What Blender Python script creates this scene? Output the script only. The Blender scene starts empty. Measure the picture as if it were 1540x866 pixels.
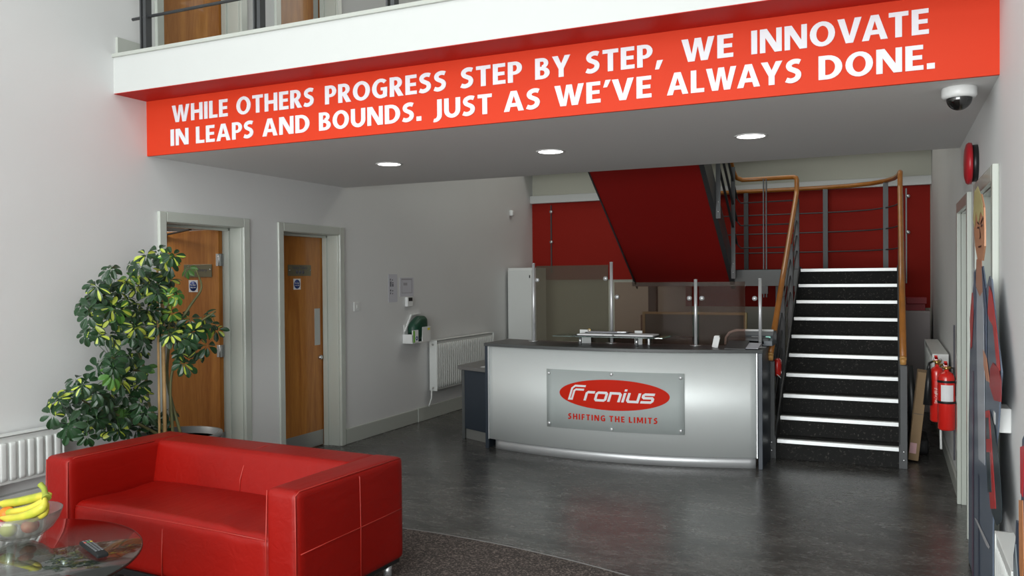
import bpy, bmesh, math, random
from mathutils import Vector, Matrix
random.seed(7)
R = math.radians
PI = math.pi
C = bpy.context.scene.collection
scene = bpy.context.scene

# ------------------------------------------------------------------ camera
cam_d = bpy.data.cameras.new('camera')
cam = bpy.data.objects.new('camera', cam_d); C.objects.link(cam)
yw, pt, rl = R(24.7706), R(-.68345), R(-.45829)
fwd = Vector((-math.sin(yw)*math.cos(pt), math.cos(yw)*math.cos(pt), math.sin(pt)))
rgt = Vector((math.cos(yw), math.sin(yw), 0)); up = rgt.cross(fwd)
r2 = rgt*math.cos(rl)+up*math.sin(rl); u2 = -rgt*math.sin(rl)+up*math.cos(rl)
cam.matrix_world = Matrix(((r2.x, u2.x, -fwd.x, 0), (r2.y, u2.y, -fwd.y, 0), (r2.z, u2.z, -fwd.z, 1.6), (0, 0, 0, 1)))
cam_d.sensor_width = 36; cam_d.lens = 1236.85/1540*36
cam_d.clip_start = .05; cam_d.clip_end = 100
scene.camera = cam

# ------------------------------------------------------------------ world, lights, exposure
w = bpy.data.worlds.new('world'); scene.world = w; w.use_nodes = True
bg = w.node_tree.nodes['Background']; bg.inputs[0].default_value = (.80, .90, 1, 1); bg.inputs[1].default_value = .8
scene.view_settings.view_transform = 'Standard'; scene.view_settings.look = 'None'
scene.view_settings.gamma = 1; scene.view_settings.use_curve_mapping = False
scene.view_settings.exposure = 0.0

def area(name, loc, target, sx, sy, power, col=(1, 1, 1), spread=180):
    l = bpy.data.lights.new(name, 'AREA'); l.shape = 'RECTANGLE'; l.size = sx; l.size_y = sy
    l.energy = power; l.color = col; l.spread = R(spread)
    o = bpy.data.objects.new(name, l); C.objects.link(o); o.location = loc
    o.rotation_euler = (Vector(target)-Vector(loc)).to_track_quat('-Z', 'Y').to_euler()
    return o
# daylight through the glazed front wall behind the camera and the rooflight of the atrium
DAY = (.975, 1.0, .99)
for k, (x0, x1) in enumerate(((-4.6, -2.95), (-2.85, -1.25), (-1.15, .3))):
    area('window_daylight', ((x0+x1)/2, -3.45, 4.0), ((x0+x1)/2, 5, 3.6), x1-x0, 2.9, 52, DAY)
    area('low_window_daylight', ((x0+x1)/2, -3.45, 1.3), ((x0+x1)/2, 5, 1.6), x1-x0, 2.2, 120, DAY)
area('rooflight_daylight', (-2.2, .4, 5.75), (-2.2, .4, 0), 3.2, 3.6, 80, DAY)
area('stairwell_fill', (-2.2, 9.6, 5.6), (-2.2, 9.6, 0), 3.0, 1.6, 40, (1, .98, .9))  # unseen fill lamp, added so the stairwell does not stay dark
area('side_room_lamp', (-6.4, 4.6, 2.55), (-6.4, 4.6, 0), .6, .6, 22, (1, .95, .88))

# ------------------------------------------------------------------ materials
def mat(name, col, rough=.5, metal=0, spec=.5, bump=0, bscale=200, var=0, vscale=3, coat=0, trans=0, emit=None, estr=1, bdist=.002):
    m = bpy.data.materials.new(name); m.use_nodes = True
    nt = m.node_tree; b = nt.nodes['Principled BSDF']
    b.inputs['Base Color'].default_value = (*col, 1); b.inputs['Roughness'].default_value = rough
    b.inputs['Metallic'].default_value = metal; b.inputs['Specular IOR Level'].default_value = spec
    b.inputs['Coat Weight'].default_value = coat; b.inputs['Transmission Weight'].default_value = trans
    if emit:
        b.inputs['Emission Color'].default_value = (*emit, 1); b.inputs['Emission Strength'].default_value = estr
    if bump or var:
        tc = nt.nodes.new('ShaderNodeTexCoord')
    if bump:
        n = nt.nodes.new('ShaderNodeTexNoise'); n.inputs['Scale'].default_value = bscale; n.inputs['Detail'].default_value = 4
        bp = nt.nodes.new('ShaderNodeBump'); bp.inputs['Strength'].default_value = bump; bp.inputs['Distance'].default_value = bdist
        nt.links.new(tc.outputs['Object'], n.inputs['Vector'])
        nt.links.new(n.outputs['Fac'], bp.inputs['Height']); nt.links.new(bp.outputs[0], b.inputs['Normal'])
    if var:
        n = nt.nodes.new('ShaderNodeTexNoise'); n.inputs['Scale'].default_value = vscale; n.inputs['Detail'].default_value = 6
        nt.links.new(tc.outputs['Object'], n.inputs['Vector'])
        r = nt.nodes.new('ShaderNodeValToRGB')
        r.color_ramp.elements[0].position = .3; r.color_ramp.elements[1].position = .7
        r.color_ramp.elements[0].color = (*[c*(1-var) for c in col], 1); r.color_ramp.elements[1].color = (*[min(1, c*(1+var)) for c in col], 1)
        nt.links.new(n.outputs['Fac'], r.inputs[0]); nt.links.new(r.outputs[0], b.inputs['Base Color'])
    return m

M = {}
M['wall'] = mat('wall_paint', (.68, .685, .68), .6, spec=.3, bump=.12, bscale=90, var=.02, vscale=1.2)
M['white'] = mat('white_paint', (.56, .575, .56), .5, bump=.08, bscale=90)
M['ceil'] = mat('ceiling_paint', (.72, .71, .70), .8, spec=.2)
M['frame'] = mat('frame_gloss', (.52, .55, .50), .22, coat=.3, bump=.15, bscale=25)
M['skirt'] = mat('skirting_gloss', (.45, .47, .43), .3)
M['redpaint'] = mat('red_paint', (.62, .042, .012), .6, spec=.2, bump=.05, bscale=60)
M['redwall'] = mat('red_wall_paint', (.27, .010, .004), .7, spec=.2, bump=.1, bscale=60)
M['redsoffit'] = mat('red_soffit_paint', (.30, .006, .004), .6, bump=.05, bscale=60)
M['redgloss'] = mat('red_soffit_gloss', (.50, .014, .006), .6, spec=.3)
M['letter'] = mat('letter_white', (.72, .74, .78), .5)
M['steel'] = mat('painted_steel', (.062, .065, .068), .42, metal=.2)
M['steelpale'] = mat('painted_steel_pale', (.20, .215, .22), .4, metal=.2)
M['chrome'] = mat('chrome', (.66, .67, .68), .25, metal=.8)
M['alu'] = mat('aluminium', (.70, .71, .72), .38, metal=.5)
M['nosing'] = mat('ribbed_aluminium_nosing', (.88, .90, .90), .45, metal=.55)
M['rail'] = mat('varnished_beech', (.38, .140, .022), .3, coat=.4, var=.12, vscale=9)
M['railend'] = mat('beech_end', (.62, .33, .10), .4)
M['rad'] = mat('radiator_enamel', (.72, .74, .72), .3)
M['plastic'] = mat('white_plastic', (.75, .76, .75), .35)
M['black'] = mat('black_plastic', (.012, .013, .014), .4)
M['dark'] = mat('dark_grey', (.05, .052, .055), .5)
M['darkblue'] = mat('navy_laminate', (.030, .040, .055), .35)
M['desktop'] = mat('grey_laminate_edge', (.085, .09, .09), .4)
M['stone'] = mat('grey_laminate_top', (.16, .155, .15), .35)
M['kick'] = mat('brushed_kick_plate', (.42, .42, .40), .35, metal=.6)
M['paper'] = mat('paper', (.55, .55, .60), .7)
M['whitepaper'] = mat('bright_paper', (.85, .85, .86), .6)
M['ink'] = mat('ink', (.10, .10, .12), .7)
M['card'] = mat('cardboard', (.33, .22, .12), .8, bump=.1, bscale=50, var=.06)
M['tape'] = mat('label_pink', (.75, .45, .47), .6)
M['red'] = mat('extinguisher_red', (.72, .018, .012), .25, coat=.5)
M['brass'] = mat('brass', (.65, .45, .16), .35, metal=1)
M['bag'] = mat('green_pouch', (.010, .06, .035), .45, bump=.5, bscale=22, bdist=.01)
M['lime'] = mat('lime_print', (.22, .55, .08), .5)
M['blue'] = mat('blue_print', (.015, .05, .25), .5)
M['yellow'] = mat('yellow_print', (.75, .65, .05), .5)
M['plate'] = mat('door_plate_bronze', (.20, .185, .12), .4, metal=.5)
M['pot'] = mat('planter_grey', (.16, .17, .17), .35)
M['soil'] = mat('soil', (.03, .02, .012), .9, bump=.6, bscale=40, bdist=.01)
M['cane'] = mat('bamboo_cane', (.52, .33, .14), .6, var=.12, vscale=15)
M['stem'] = mat('plant_stem', (.13, .13, .05), .6)
M['rubber'] = mat('black_rubber', (.01, .01, .011), .6)
M['lamp'] = mat('lamp_disc', (1, 1, 1), .5, emit=(1, .98, .94), estr=9)
M['board'] = mat('pinboard_cloth', (.11, .15, .14), .9)
M['lightwood'] = mat('pale_wood', (.42, .36, .17), .5)
M['brownwood'] = mat('brown_laminate', (.16, .09, .05), .5)
M['pinkwhite'] = mat('laminate_offwhite', (.42, .37, .37), .5)
M['olive'] = mat('olive_cream_paint', (.50, .50, .42), .6)
M['redbox'] = mat('red_box', (.33, .02, .03), .5)
M['fascia'] = mat('landing_fascia_grey', (.14, .15, .15), .5)
M['cmet'] = mat('satin_handle', (.50, .51, .50), .35, metal=.7)

# floor: mottled dark linoleum
def floor_mat():
    m = mat('linoleum', (.05, .05, .05), .3, spec=.5); nt = m.node_tree; b = nt.nodes['Principled BSDF']
    tc = nt.nodes.new('ShaderNodeTexCoord')
    mp = nt.nodes.new('ShaderNodeMapping'); mp.inputs['Scale'].default_value = (1, 2.2, 1); mp.inputs['Rotation'].default_value = (0, 0, R(12))
    nt.links.new(tc.outputs['Object'], mp.inputs['Vector'])
    n1 = nt.nodes.new('ShaderNodeTexNoise'); n1.inputs['Scale'].default_value = 1.6; n1.inputs['Detail'].default_value = 9; n1.inputs['Roughness'].default_value = .66; n1.inputs['Distortion'].default_value = .8
    n2 = nt.nodes.new('ShaderNodeTexNoise'); n2.inputs['Scale'].default_value = 9; n2.inputs['Detail'].default_value = 8; n2.inputs['Roughness'].default_value = .7; n2.inputs['Distortion'].default_value = 1.5
    for n in (n1, n2): nt.links.new(mp.outputs[0], n.inputs['Vector'])
    mx = nt.nodes.new('ShaderNodeMix'); mx.inputs[0].default_value = .5
    nt.links.new(n1.outputs['Fac'], mx.inputs[2]); nt.links.new(n2.outputs['Fac'], mx.inputs[3])
    r = nt.nodes.new('ShaderNodeValToRGB'); e = r.color_ramp.elements
    e[0].position = .38; e[0].color = (.026, .026, .0245, 1); e[1].position = .62; e[1].color = (.125, .121, .113, 1)
    nt.links.new(mx.outputs[0], r.inputs[0]); nt.links.new(r.outputs[0], b.inputs['Base Color'])
    r3 = nt.nodes.new('ShaderNodeMapRange'); r3.inputs[3].default_value = .16; r3.inputs[4].default_value = .36
    nt.links.new(n2.outputs['Fac'], r3.inputs[0]); nt.links.new(r3.outputs[0], b.inputs['Roughness'])
    bp = nt.nodes.new('ShaderNodeBump'); bp.inputs['Strength'].default_value = .25; bp.inputs['Distance'].default_value = .002
    nt.links.new(n2.outputs['Fac'], bp.inputs['Height']); nt.links.new(bp.outputs[0], b.inputs['Normal'])
    return m
M['floor'] = floor_mat()

def speckle(name, a, bcol, scale, rough, pos=.55, width=.06, bump=0):
    m = mat(name, a, rough); nt = m.node_tree; b = nt.nodes['Principled BSDF']
    tc = nt.nodes.new('ShaderNodeTexCoord')
    n = nt.nodes.new('ShaderNodeTexNoise'); n.inputs['Scale'].default_value = scale; n.inputs['Detail'].default_value = 3; n.inputs['Roughness'].default_value = .8
    nt.links.new(tc.outputs['Object'], n.inputs['Vector'])
    r = nt.nodes.new('ShaderNodeValToRGB'); e = r.color_ramp.elements
    e[0].position = pos; e[0].color = (*a, 1); e[1].position = pos+width; e[1].color = (*bcol, 1)
    nt.links.new(n.outputs['Fac'], r.inputs[0]); nt.links.new(r.outputs[0], b.inputs['Base Color'])
    if bump:
        bp = nt.nodes.new('ShaderNodeBump'); bp.inputs['Strength'].default_value = bump; bp.inputs['Distance'].default_value = .004
        nt.links.new(n.outputs['Fac'], bp.inputs['Height']); nt.links.new(bp.outputs[0], b.inputs['Normal'])
    return m
M['carpet'] = speckle('entrance_carpet', (.036, .028, .025), (.22, .18, .155), 85, .95, .50, .12, .5)
M['tread'] = speckle('speckled_tread', (.0085, .0085, .008), (.085, .08, .07), 50, .85, .60, .05)

def wood_mat():
    m = mat('cherry_veneer', (.4, .15, .03), .3, coat=.25); nt = m.node_tree; b = nt.nodes['Principled BSDF']
    tc = nt.nodes.new('ShaderNodeTexCoord')
    mp = nt.nodes.new('ShaderNodeMapping'); mp.inputs['Scale'].default_value = (5, 5, .55)
    nt.links.new(tc.outputs['Object'], mp.inputs['Vector'])
    n = nt.nodes.new('ShaderNodeTexNoise'); n.inputs['Scale'].default_value = 1.5; n.inputs['Detail'].default_value = 7; n.inputs['Distortion'].default_value = 1.2
    n2 = nt.nodes.new('ShaderNodeTexNoise'); n2.inputs['Scale'].default_value = 14; n2.inputs['Detail'].default_value = 5
    for q in (n, n2): nt.links.new(mp.outputs[0], q.inputs['Vector'])
    mx = nt.nodes.new('ShaderNodeMix'); mx.inputs[0].default_value = .3
    nt.links.new(n.outputs['Fac'], mx.inputs[2]); nt.links.new(n2.outputs['Fac'], mx.inputs[3])
    r = nt.nodes.new('ShaderNodeValToRGB'); e = r.color_ramp.elements
    e[0].position = .33; e[0].color = (.33, .105, .014, 1); e[1].position = .68; e[1].color = (.56, .235, .045, 1)
    nt.links.new(mx.outputs[0], r.inputs[0]); nt.links.new(r.outputs[0], b.inputs['Base Color'])
    return m
M['wood'] = wood_mat()

def leather_mat():
    m = mat('red_leather', (.5, .018, .014), .42, spec=.28); nt = m.node_tree; b = nt.nodes['Principled BSDF']
    tc = nt.nodes.new('ShaderNodeTexCoord')
    n = nt.nodes.new('ShaderNodeTexNoise'); n.inputs['Scale'].default_value = 2.2; n.inputs['Detail'].default_value = 6
    mp = nt.nodes.new('ShaderNodeMapping'); mp.inputs['Scale'].default_value = (6, 1.6, 6); mp.inputs['Rotation'].default_value = (0, 0, R(25))
    n2 = nt.nodes.new('ShaderNodeTexNoise'); n2.inputs['Scale'].default_value = 2.5; n2.inputs['Detail'].default_value = 3; n2.inputs['Distortion'].default_value = 1
    n3 = nt.nodes.new('ShaderNodeTexNoise'); n3.inputs['Scale'].default_value = 220
    nt.links.new(tc.outputs['Object'], n.inputs['Vector']); nt.links.new(tc.outputs['Object'], mp.inputs['Vector'])
    nt.links.new(mp.outputs[0], n2.inputs['Vector']); nt.links.new(tc.outputs['Object'], n3.inputs['Vector'])
    r = nt.nodes.new('ShaderNodeValToRGB'); e = r.color_ramp.elements
    e[0].position = .3; e[0].color = (.24, .0028, .0006, 1); e[1].position = .72; e[1].color = (.285, .0045, .0018, 1)
    nt.links.new(n.outputs['Fac'], r.inputs[0]); nt.links.new(r.outputs[0], b.inputs['Base Color'])
    b1 = nt.nodes.new('ShaderNodeBump'); b1.inputs['Strength'].default_value = .22; b1.inputs['Distance'].default_value = .012
    b2 = nt.nodes.new('ShaderNodeBump'); b2.inputs['Strength'].default_value = .12; b2.inputs['Distance'].default_value = .001
    nt.links.new(n2.outputs['Fac'], b1.inputs['Height']); nt.links.new(n3.outputs['Fac'], b2.inputs['Height'])
    nt.links.new(b1.outputs[0], b2.inputs['Normal']); nt.links.new(b2.outputs[0], b.inputs['Normal'])
    return m
M['leather'] = leather_mat()
M['seam'] = mat('worn_leather_seam', (.40, .03, .02), .4)

def glass_mat(name, tint, frac_gloss, haze, hazecol, rough=.0, ior=1.5):
    m = bpy.data.materials.new(name); m.use_nodes = True; nt = m.node_tree
    for n in list(nt.nodes): nt.nodes.remove(n)
    out = nt.nodes.new('ShaderNodeOutputMaterial')
    tr = nt.nodes.new('ShaderNodeBsdfTransparent'); tr.inputs[0].default_value = (*tint, 1)
    gl = nt.nodes.new('ShaderNodeBsdfGlossy'); gl.inputs['Roughness'].default_value = rough
    df = nt.nodes.new('ShaderNodeBsdfDiffuse'); df.inputs[0].default_value = (*hazecol, 1)
    f0 = ((ior-1)/(ior+1))**2
    lw = nt.nodes.new('ShaderNodeLayerWeight'); lw.inputs[0].default_value = .5
    pw = nt.nodes.new('ShaderNodeMath'); pw.operation = 'POWER'; pw.inputs[1].default_value = 5
    ma = nt.nodes.new('ShaderNodeMath'); ma.operation = 'MULTIPLY_ADD'; ma.inputs[1].default_value = 1-f0; ma.inputs[2].default_value = f0+frac_gloss; ma.use_clamp = True
    nt.links.new(lw.outputs['Facing'], pw.inputs[0]); nt.links.new(pw.outputs[0], ma.inputs[0])
    m1 = nt.nodes.new('ShaderNodeMixShader'); m1.inputs[0].default_value = haze
    nt.links.new(tr.outputs[0], m1.inputs[1]); nt.links.new(df.outputs[0], m1.inputs[2])
    m2 = nt.nodes.new('ShaderNodeMixShader'); nt.links.new(ma.outputs[0], m2.inputs[0])
    nt.links.new(m1.outputs[0], m2.inputs[1]); nt.links.new(gl.outputs[0], m2.inputs[2])
    nt.links.new(m2.outputs[0], out.inputs[0])
    return m
M['glass'] = glass_mat('tinted_screen_glass', (.60, .59, .54), .0, .26, (.20, .18, .14), .03, 1.10)
M['glassclear'] = glass_mat('clear_screen_glass', (.74, .66, .63), .0, .07, (.24, .16, .12), .02, 1.08)
M['tableglass'] = glass_mat('table_glass', (.80, .85, .83), .2, .02, (.2, .3, .27), .0)
M['greenglass'] = glass_mat('shelf_glass', (.35, .55, .50), .12, .1, (.1, .3, .25), .02)
M['bowlglass'] = glass_mat('frosted_bowl_glass', (.86, .86, .84), .02, .16, (.50, .50, .48), .15)
M['doorglass'] = glass_mat('door_glazing', (.5, .53, .6), .30, .3, (.08, .10, .16), .05)
M['acrylic'] = glass_mat('acrylic_plate', (.97, .99, .99), .0, .70, (.62, .67, .66), .35, 1.15)
M['dome'] = glass_mat('smoked_dome', (.15, .15, .16), .08, .1, (.02, .02, .02), .05)
def brushed():
    m = mat('brushed_metal_laminate', (.86, .90, .89), .5, metal=.36); nt = m.node_tree; b = nt.nodes['Principled BSDF']
    b.inputs['Anisotropic'].default_value = .0
    return m
M['brushed'] = brushed()

# ------------------------------------------------------------------ mesh helpers
class MB:
    def __init__(s): s.bm = bmesh.new()
    def box(s, x0, x1, y0, y1, z0, z1, mi=0):
        v = [s.bm.verts.new(p) for p in ((x0, y0, z0), (x1, y0, z0), (x1, y1, z0), (x0, y1, z0), (x0, y0, z1), (x1, y0, z1), (x1, y1, z1), (x0, y1, z1))]
        for f in ((0, 3, 2, 1), (4, 5, 6, 7), (0, 1, 5, 4), (1, 2, 6, 5), (2, 3, 7, 6), (3, 0, 4, 7)):
            s.bm.faces.new([v[i] for i in f]).material_index = mi
        return s
    def bar(s, a, b, wx, wy, upv=(0, 0, 1), mi=0):
        a, b = Vector(a), Vector(b); d = (b-a).normalized(); u = Vector(upv)
        if abs(d.dot(u)) > .98: u = Vector((0, 1, 0))
        sx = d.cross(u).normalized()*wx/2; sy = sx.cross(d).normalized()*wy/2
        v = [s.bm.verts.new(p+i*sx+j*sy) for p in (a, b) for i, j in ((-1, -1), (1, -1), (1, 1), (-1, 1))]
        for f in ((3, 2, 1, 0), (4, 5, 6, 7), (0, 1, 5, 4), (1, 2, 6, 5), (2, 3, 7, 6), (3, 0, 4, 7)):
            s.bm.faces.new([v[i] for i in f]).material_index = mi
        return s
    def tube(s, pts, r, n=12, caps=True, mi=0, squash=1.0):
        pts = [Vector(p) for p in pts]; rs = r if isinstance(r, (list, tuple)) else [r]*len(pts)
        rings = []; ref = None
        for i, p in enumerate(pts):
            if i == 0: d = pts[1]-p
            elif i == len(pts)-1: d = p-pts[i-1]
            else: d = (pts[i+1]-p).normalized()+(p-pts[i-1]).normalized()
            d.normalize()
            if ref is None:
                ref = Vector((0, 0, 1)) if abs(d.z) < .9 else Vector((1, 0, 0))
            a = (ref-d*ref.dot(d)).normalized(); b = d.cross(a); ref = a
            k = 1
            if 0 < i < len(pts)-1:
                cs = max(.4, (pts[i+1]-p).normalized().dot(d)); k = 1
            rings.append([s.bm.verts.new(p+(a*math.cos(t)*squash+b*math.sin(t))*rs[i]) for t in [2*PI*j/n for j in range(n)]])
        for i in range(len(rings)-1):
            for j in range(n):
                f = s.bm.faces.new((rings[i][j], rings[i][(j+1) % n], rings[i+1][(j+1) % n], rings[i+1][j])); f.smooth = True; f.material_index = mi
        if caps:
            s.bm.faces.new(rings[0][::-1]).material_index = mi; s.bm.faces.new(rings[-1]).material_index = mi
        return s
    def lathe(s, prof, c=(0, 0, 0), n=32, axis='z', mi=0, closed=False):
        rings = []
        for r, h in prof:
            ring = []
            for j in range(n):
                t = 2*PI*j/n; a, b = r*math.cos(t), r*math.sin(t)
                p = {'z': (a, b, h), 'x': (h, a, b), 'y': (a, h, b)}[axis]
                ring.append(s.bm.verts.new(Vector(p)+Vector(c)))
            rings.append(ring)
        for i in range(len(rings)-1):
            for j in range(n):
                f = s.bm.faces.new((rings[i][j], rings[i][(j+1) % n], rings[i+1][(j+1) % n], rings[i+1][j])); f.smooth = True; f.material_index = mi
        if not closed:
            for rg, p in ((rings[0][::-1], prof[0]), (rings[-1], prof[-1])):
                if p[0] > 1e-5: s.bm.faces.new(rg).material_index = mi
        return s
    def prism(s, pts, lo, hi, axis='z', mi=0):
        def P(a, b, h): return {'z': (a, b, h), 'x': (h, a, b), 'y': (a, h, b)}[axis]
        A = [s.bm.verts.new(P(a, b, lo)) for a, b in pts]; B = [s.bm.verts.new(P(a, b, hi)) for a, b in pts]
        s.bm.faces.new(A[::-1]).material_index = mi; s.bm.faces.new(B).material_index = mi
        n = len(pts)
        for i in range(n): s.bm.faces.new((A[i], A[(i+1) % n], B[(i+1) % n], B[i])).material_index = mi
        return s
    def soft(s, x0, x1, y0, y1, z0, z1, r=.03, puff=(0, 0, 0), n=14, mi=0, fn=None):
        c = Vector(((x0+x1)/2, (y0+y1)/2, (z0+z1)/2)); h = Vector(((x1-x0)/2, (y1-y0)/2, (z1-z0)/2))
        cache = {}
        def par(i, hh):
            # denser near the edges
            t = 2*i/n-1
            return math.sin(t*PI/2)*hh
        def V(q):
            key = tuple(q)
            if key in cache: return cache[key]
            p = Vector([par(q[k], h[k]) for k in range(3)])
            inner = Vector([max(-(h[k]-r), min(h[k]-r, p[k])) for k in range(3)])
            d = p-inner
            # push to the true cube surface along each axis, then round
            if d.length > 1e-9: d = d.normalized()*r
            res = inner+d
            for k in range(3):
                if puff[k] and q[k] in (0, n):
                    o = [m_ for m_ in range(3) if m_ != k]
                    wgt = math.cos(p[o[0]]/h[o[0]]*PI/2)*math.cos(p[o[1]]/h[o[1]]*PI/2)
                    res[k] += (1 if q[k] == n else -1)*puff[k]*max(0, wgt)**.6
            res = res+c
            if fn: res = Vector(fn(res))
            v = s.bm.verts.new(res); cache[key] = v; return v
        for k in range(3):
            o = [m_ for m_ in range(3) if m_ != k]
            for side in (0, n):
                for i in range(n):
                    for j in range(n):
                        quad = []
                        for a, b in ((i, j), (i+1, j), (i+1, j+1), (i, j+1)):
                            q = [0, 0, 0]; q[k] = side; q[o[0]] = a; q[o[1]] = b; quad.append(V(q))
                        try: f = s.bm.faces.new(quad)
                        except ValueError: continue
                        f.smooth = True; f.material_index = mi
        bmesh.ops.recalc_face_normals(s.bm, faces=s.bm.faces)
        return s
    def build(s, name, m, parent=None, bevel=0, kind=None, label=None, recalc=True):
        if recalc: bmesh.ops.recalc_face_normals(s.bm, faces=s.bm.faces)
        me = bpy.data.meshes.new(name); s.bm.to_mesh(me); s.bm.free()
        o = bpy.data.objects.new(name, me); C.objects.link(o)
        for q in (m if isinstance(m, (list, tuple)) else [m]): me.materials.append(q)
        if bevel:
            b = o.modifiers.new('bevel', 'BEVEL'); b.width = bevel; b.segments = 2; b.limit_method = 'ANGLE'; b.angle_limit = R(40)
        if parent:
            o.parent = parent; o.matrix_parent_inverse = parent_world(parent).inverted()
        if kind: o['kind'] = kind
        if label: o['label'] = label
        return o
def parent_world(p):
    if p.parent: return parent_world(p.parent) @ p.matrix_parent_inverse @ p.matrix_basis
    return p.matrix_basis.copy()
def thing(name, label, cat, loc=(0, 0, 0), group=None):
    o = bpy.data.objects.new(name, None); C.objects.link(o); o.location = loc; o.empty_display_size = .1
    o['label'] = label; o['category'] = cat
    if group: o['group'] = group
    return o
def tag(o, label, cat, group=None):
    o['label'] = label; o['category'] = cat
    if group: o['group'] = group
    return o
def struct(mb, name, m, bevel=0): return mb.build(name, m, None, bevel, 'structure')
def box(*a): return MB().box(*a)

# text -> mesh in the local XY plane
def text_mesh(name, body, m, bold=0, depth=.002, shear=0, spacing=1.0, word=1.0):
    cu = bpy.data.curves.new(name, 'FONT'); cu.body = body; cu.size = 1; cu.offset = bold; cu.extrude = depth/2
    cu.shear = shear; cu.space_character = spacing; cu.space_word = word; cu.resolution_u = 6
    o = bpy.data.objects.new(name, cu); C.objects.link(o)
    dg = bpy.context.evaluated_depsgraph_get()
    me = bpy.data.meshes.new_from_object(o.evaluated_get(dg)); me.name = name
    bpy.data.objects.remove(o)
    me.materials.clear(); me.materials.append(m)
    return me
def place_text(name, body, m, parent, fit, plane='y', at=0, bold=.0, depth=.002, shear=0, spacing=1.0, sgn=1, capref=None, label=None):
    """fit=(a0,a1,z0,z1): stretch the ink of the word over that rectangle of the plane; sgn=-1 mirrors the reading direction."""
    me = text_mesh(name, body, m, bold, depth, shear, spacing)
    xs = [v.co.x for v in me.vertices]; ys = [v.co.y for v in me.vertices]
    x0, x1 = min(xs), max(xs)
    if capref:
        mr = text_mesh('t', capref, m, bold, depth); yy = [v.co.y for v in mr.vertices]; y0, y1 = min(yy), max(yy); bpy.data.meshes.remove(mr)
    else: y0, y1 = min(ys), max(ys)
    a0, a1, z0, z1 = fit
    for v in me.vertices:
        s_ = a0+(v.co.x-x0)/(x1-x0)*(a1-a0); t_ = z0+(v.co.y-y0)/(y1-y0)*(z1-z0); d = v.co.z
        if plane == 'y': v.co = (s_, at-d, t_)        # faces -y
        elif plane == 'x': v.co = (at+d, s_, t_)      # faces +x, reads along +y
        else: v.co = (s_, t_, at+d)
    o = bpy.data.objects.new(name, me); C.objects.link(o)
    if parent: o.parent = parent; o.matrix_parent_inverse = parent_world(parent).inverted()
    if label: o['label'] = label
    return o

XL, XR, YB, YF = -4.82, .44, 11.2, -3.6      # inner faces of the shell
H = 5.85
# ------------------------------------------------------------------ shell
struct(MB().box(-8.2, XR+.25, YF-.3, YB+.3, -.2, 0), 'floor', M['floor'])
# left wall, with the four door openings, as one mesh
wl = MB()
D1, D2 = (4.390, 5.187), (5.660, 6.472)
T = .30
def wall_left_piece(y0, y1, z0, z1): wl.box(XL-T, XL, y0, y1, z0, z1)
wall_left_piece(YF-.3, D1[0], 0, H); wall_left_piece(D1[1], D2[0], 0, H); wall_left_piece(D2[1], YB+.3, 0, H)
for d in (D1, D2):
    wall_left_piece(d[0], d[1], 2.045, 3.0); wall_left_piece(d[0], d[1], 5.06, H)
struct(wl, 'wall_left', M['wall'])
struct(MB().box(-8.2, -8.0, YF-.3, YB+.3, 0, H).box(-8.0, XL-T, 3.2, 3.4, 0, H).box(-8.0, XL-T, 7.4, 7.6, 0, H), 'wall_side_rooms', M['wall'])
struct(MB().box(-8.0, XL-T, 3.4, 7.4, 2.6, 2.75), 'ceiling_side_rooms', M['ceil'])
struct(MB().box(XR, XR+.25, YF-.3, 4.33, 0, H).box(XR, XR+.25, 5.13, 5.70, 0, H).box(XR, XR+.25, 6.48, YB+.3, 0, H)
       .box(XR, XR+.25, 4.33, 5.13, 2.03, H).box(XR, XR+.25, 5.70, 6.48, 2.03, H).box(XR+.14, XR+.25, 4.3, 6.6, 0, 2.1), 'wall_right', M['wall'])
struct(MB().box(XL-T, XR, YB, YB+.3, 0, H), 'wall_back', M['olive'])
# glazed front wall behind the camera
fw = MB().box(-8.2, -4.65, YF-.3, YF, 0, H).box(.32, XR, YF-.3, YF, 0, H).box(-4.65, .32, YF-.3, YF, 0, .12).box(-4.65, .32, YF-.3, YF, 5.5, H)
struct(fw, 'wall_front', M['wall'])
fm = MB()
for x in (-4.65, -2.95, -1.25, .26): fm.box(x, x+.08, YF-.12, YF-.02, .12, 5.5)
for z in (.12, 2.42, 3.9, 5.42): fm.box(-4.65, .32, YF-.12, YF-.02, z, z+.08)
struct(fm, 'window_1', M['steelpale'])
# main roof with a rooflight opening kept closed by its lit panel
struct(MB().box(-8.2, XR+.25, YF-.3, YB+.3, H, H+.2), 'ceiling', M['white'])
# lower ceiling = gallery slab
struct(MB().box(XL, XR, 4.27, 6.58, 2.49, 3.0), 'ceiling_low', M['ceil'])
struct(MB().box(XL, XR, 4.25, 4.27, 2.49, 2.88), 'trim_1', M['redpaint'])          # red beam face
struct(MB().box(XL, XR, 3.981, 4.27, 2.8785, 2.8815), 'trim_2', M['redgloss'])          # red soffit strip
struct(MB().box(XL, XR, 3.98, 4.30, 2.8815, 3.125), 'trim_3', M['white'])             # white fascia
struct(MB().box(XL, XR, 3.965, 4.30, 3.125, 3.150), 'trim_4', M['skirt'], .003)       # capping of the fascia
struct(MB().box(XL, XL+.02, 4.0, 4.33, 3.15, 3.27).box(XL, XL+.02, 5.25, 5.6, 3.0, 3.15), 'trim_5', M['skirt'])
struct(MB().box(XL, XR, 4.25, 4.30, 2.9, 3.0), 'trim_6', M['white'])
struct(MB().box(XL, XL+.012, 5.25, 5.60, .15, 2.098), 'trim_10', M['wall'])
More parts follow.
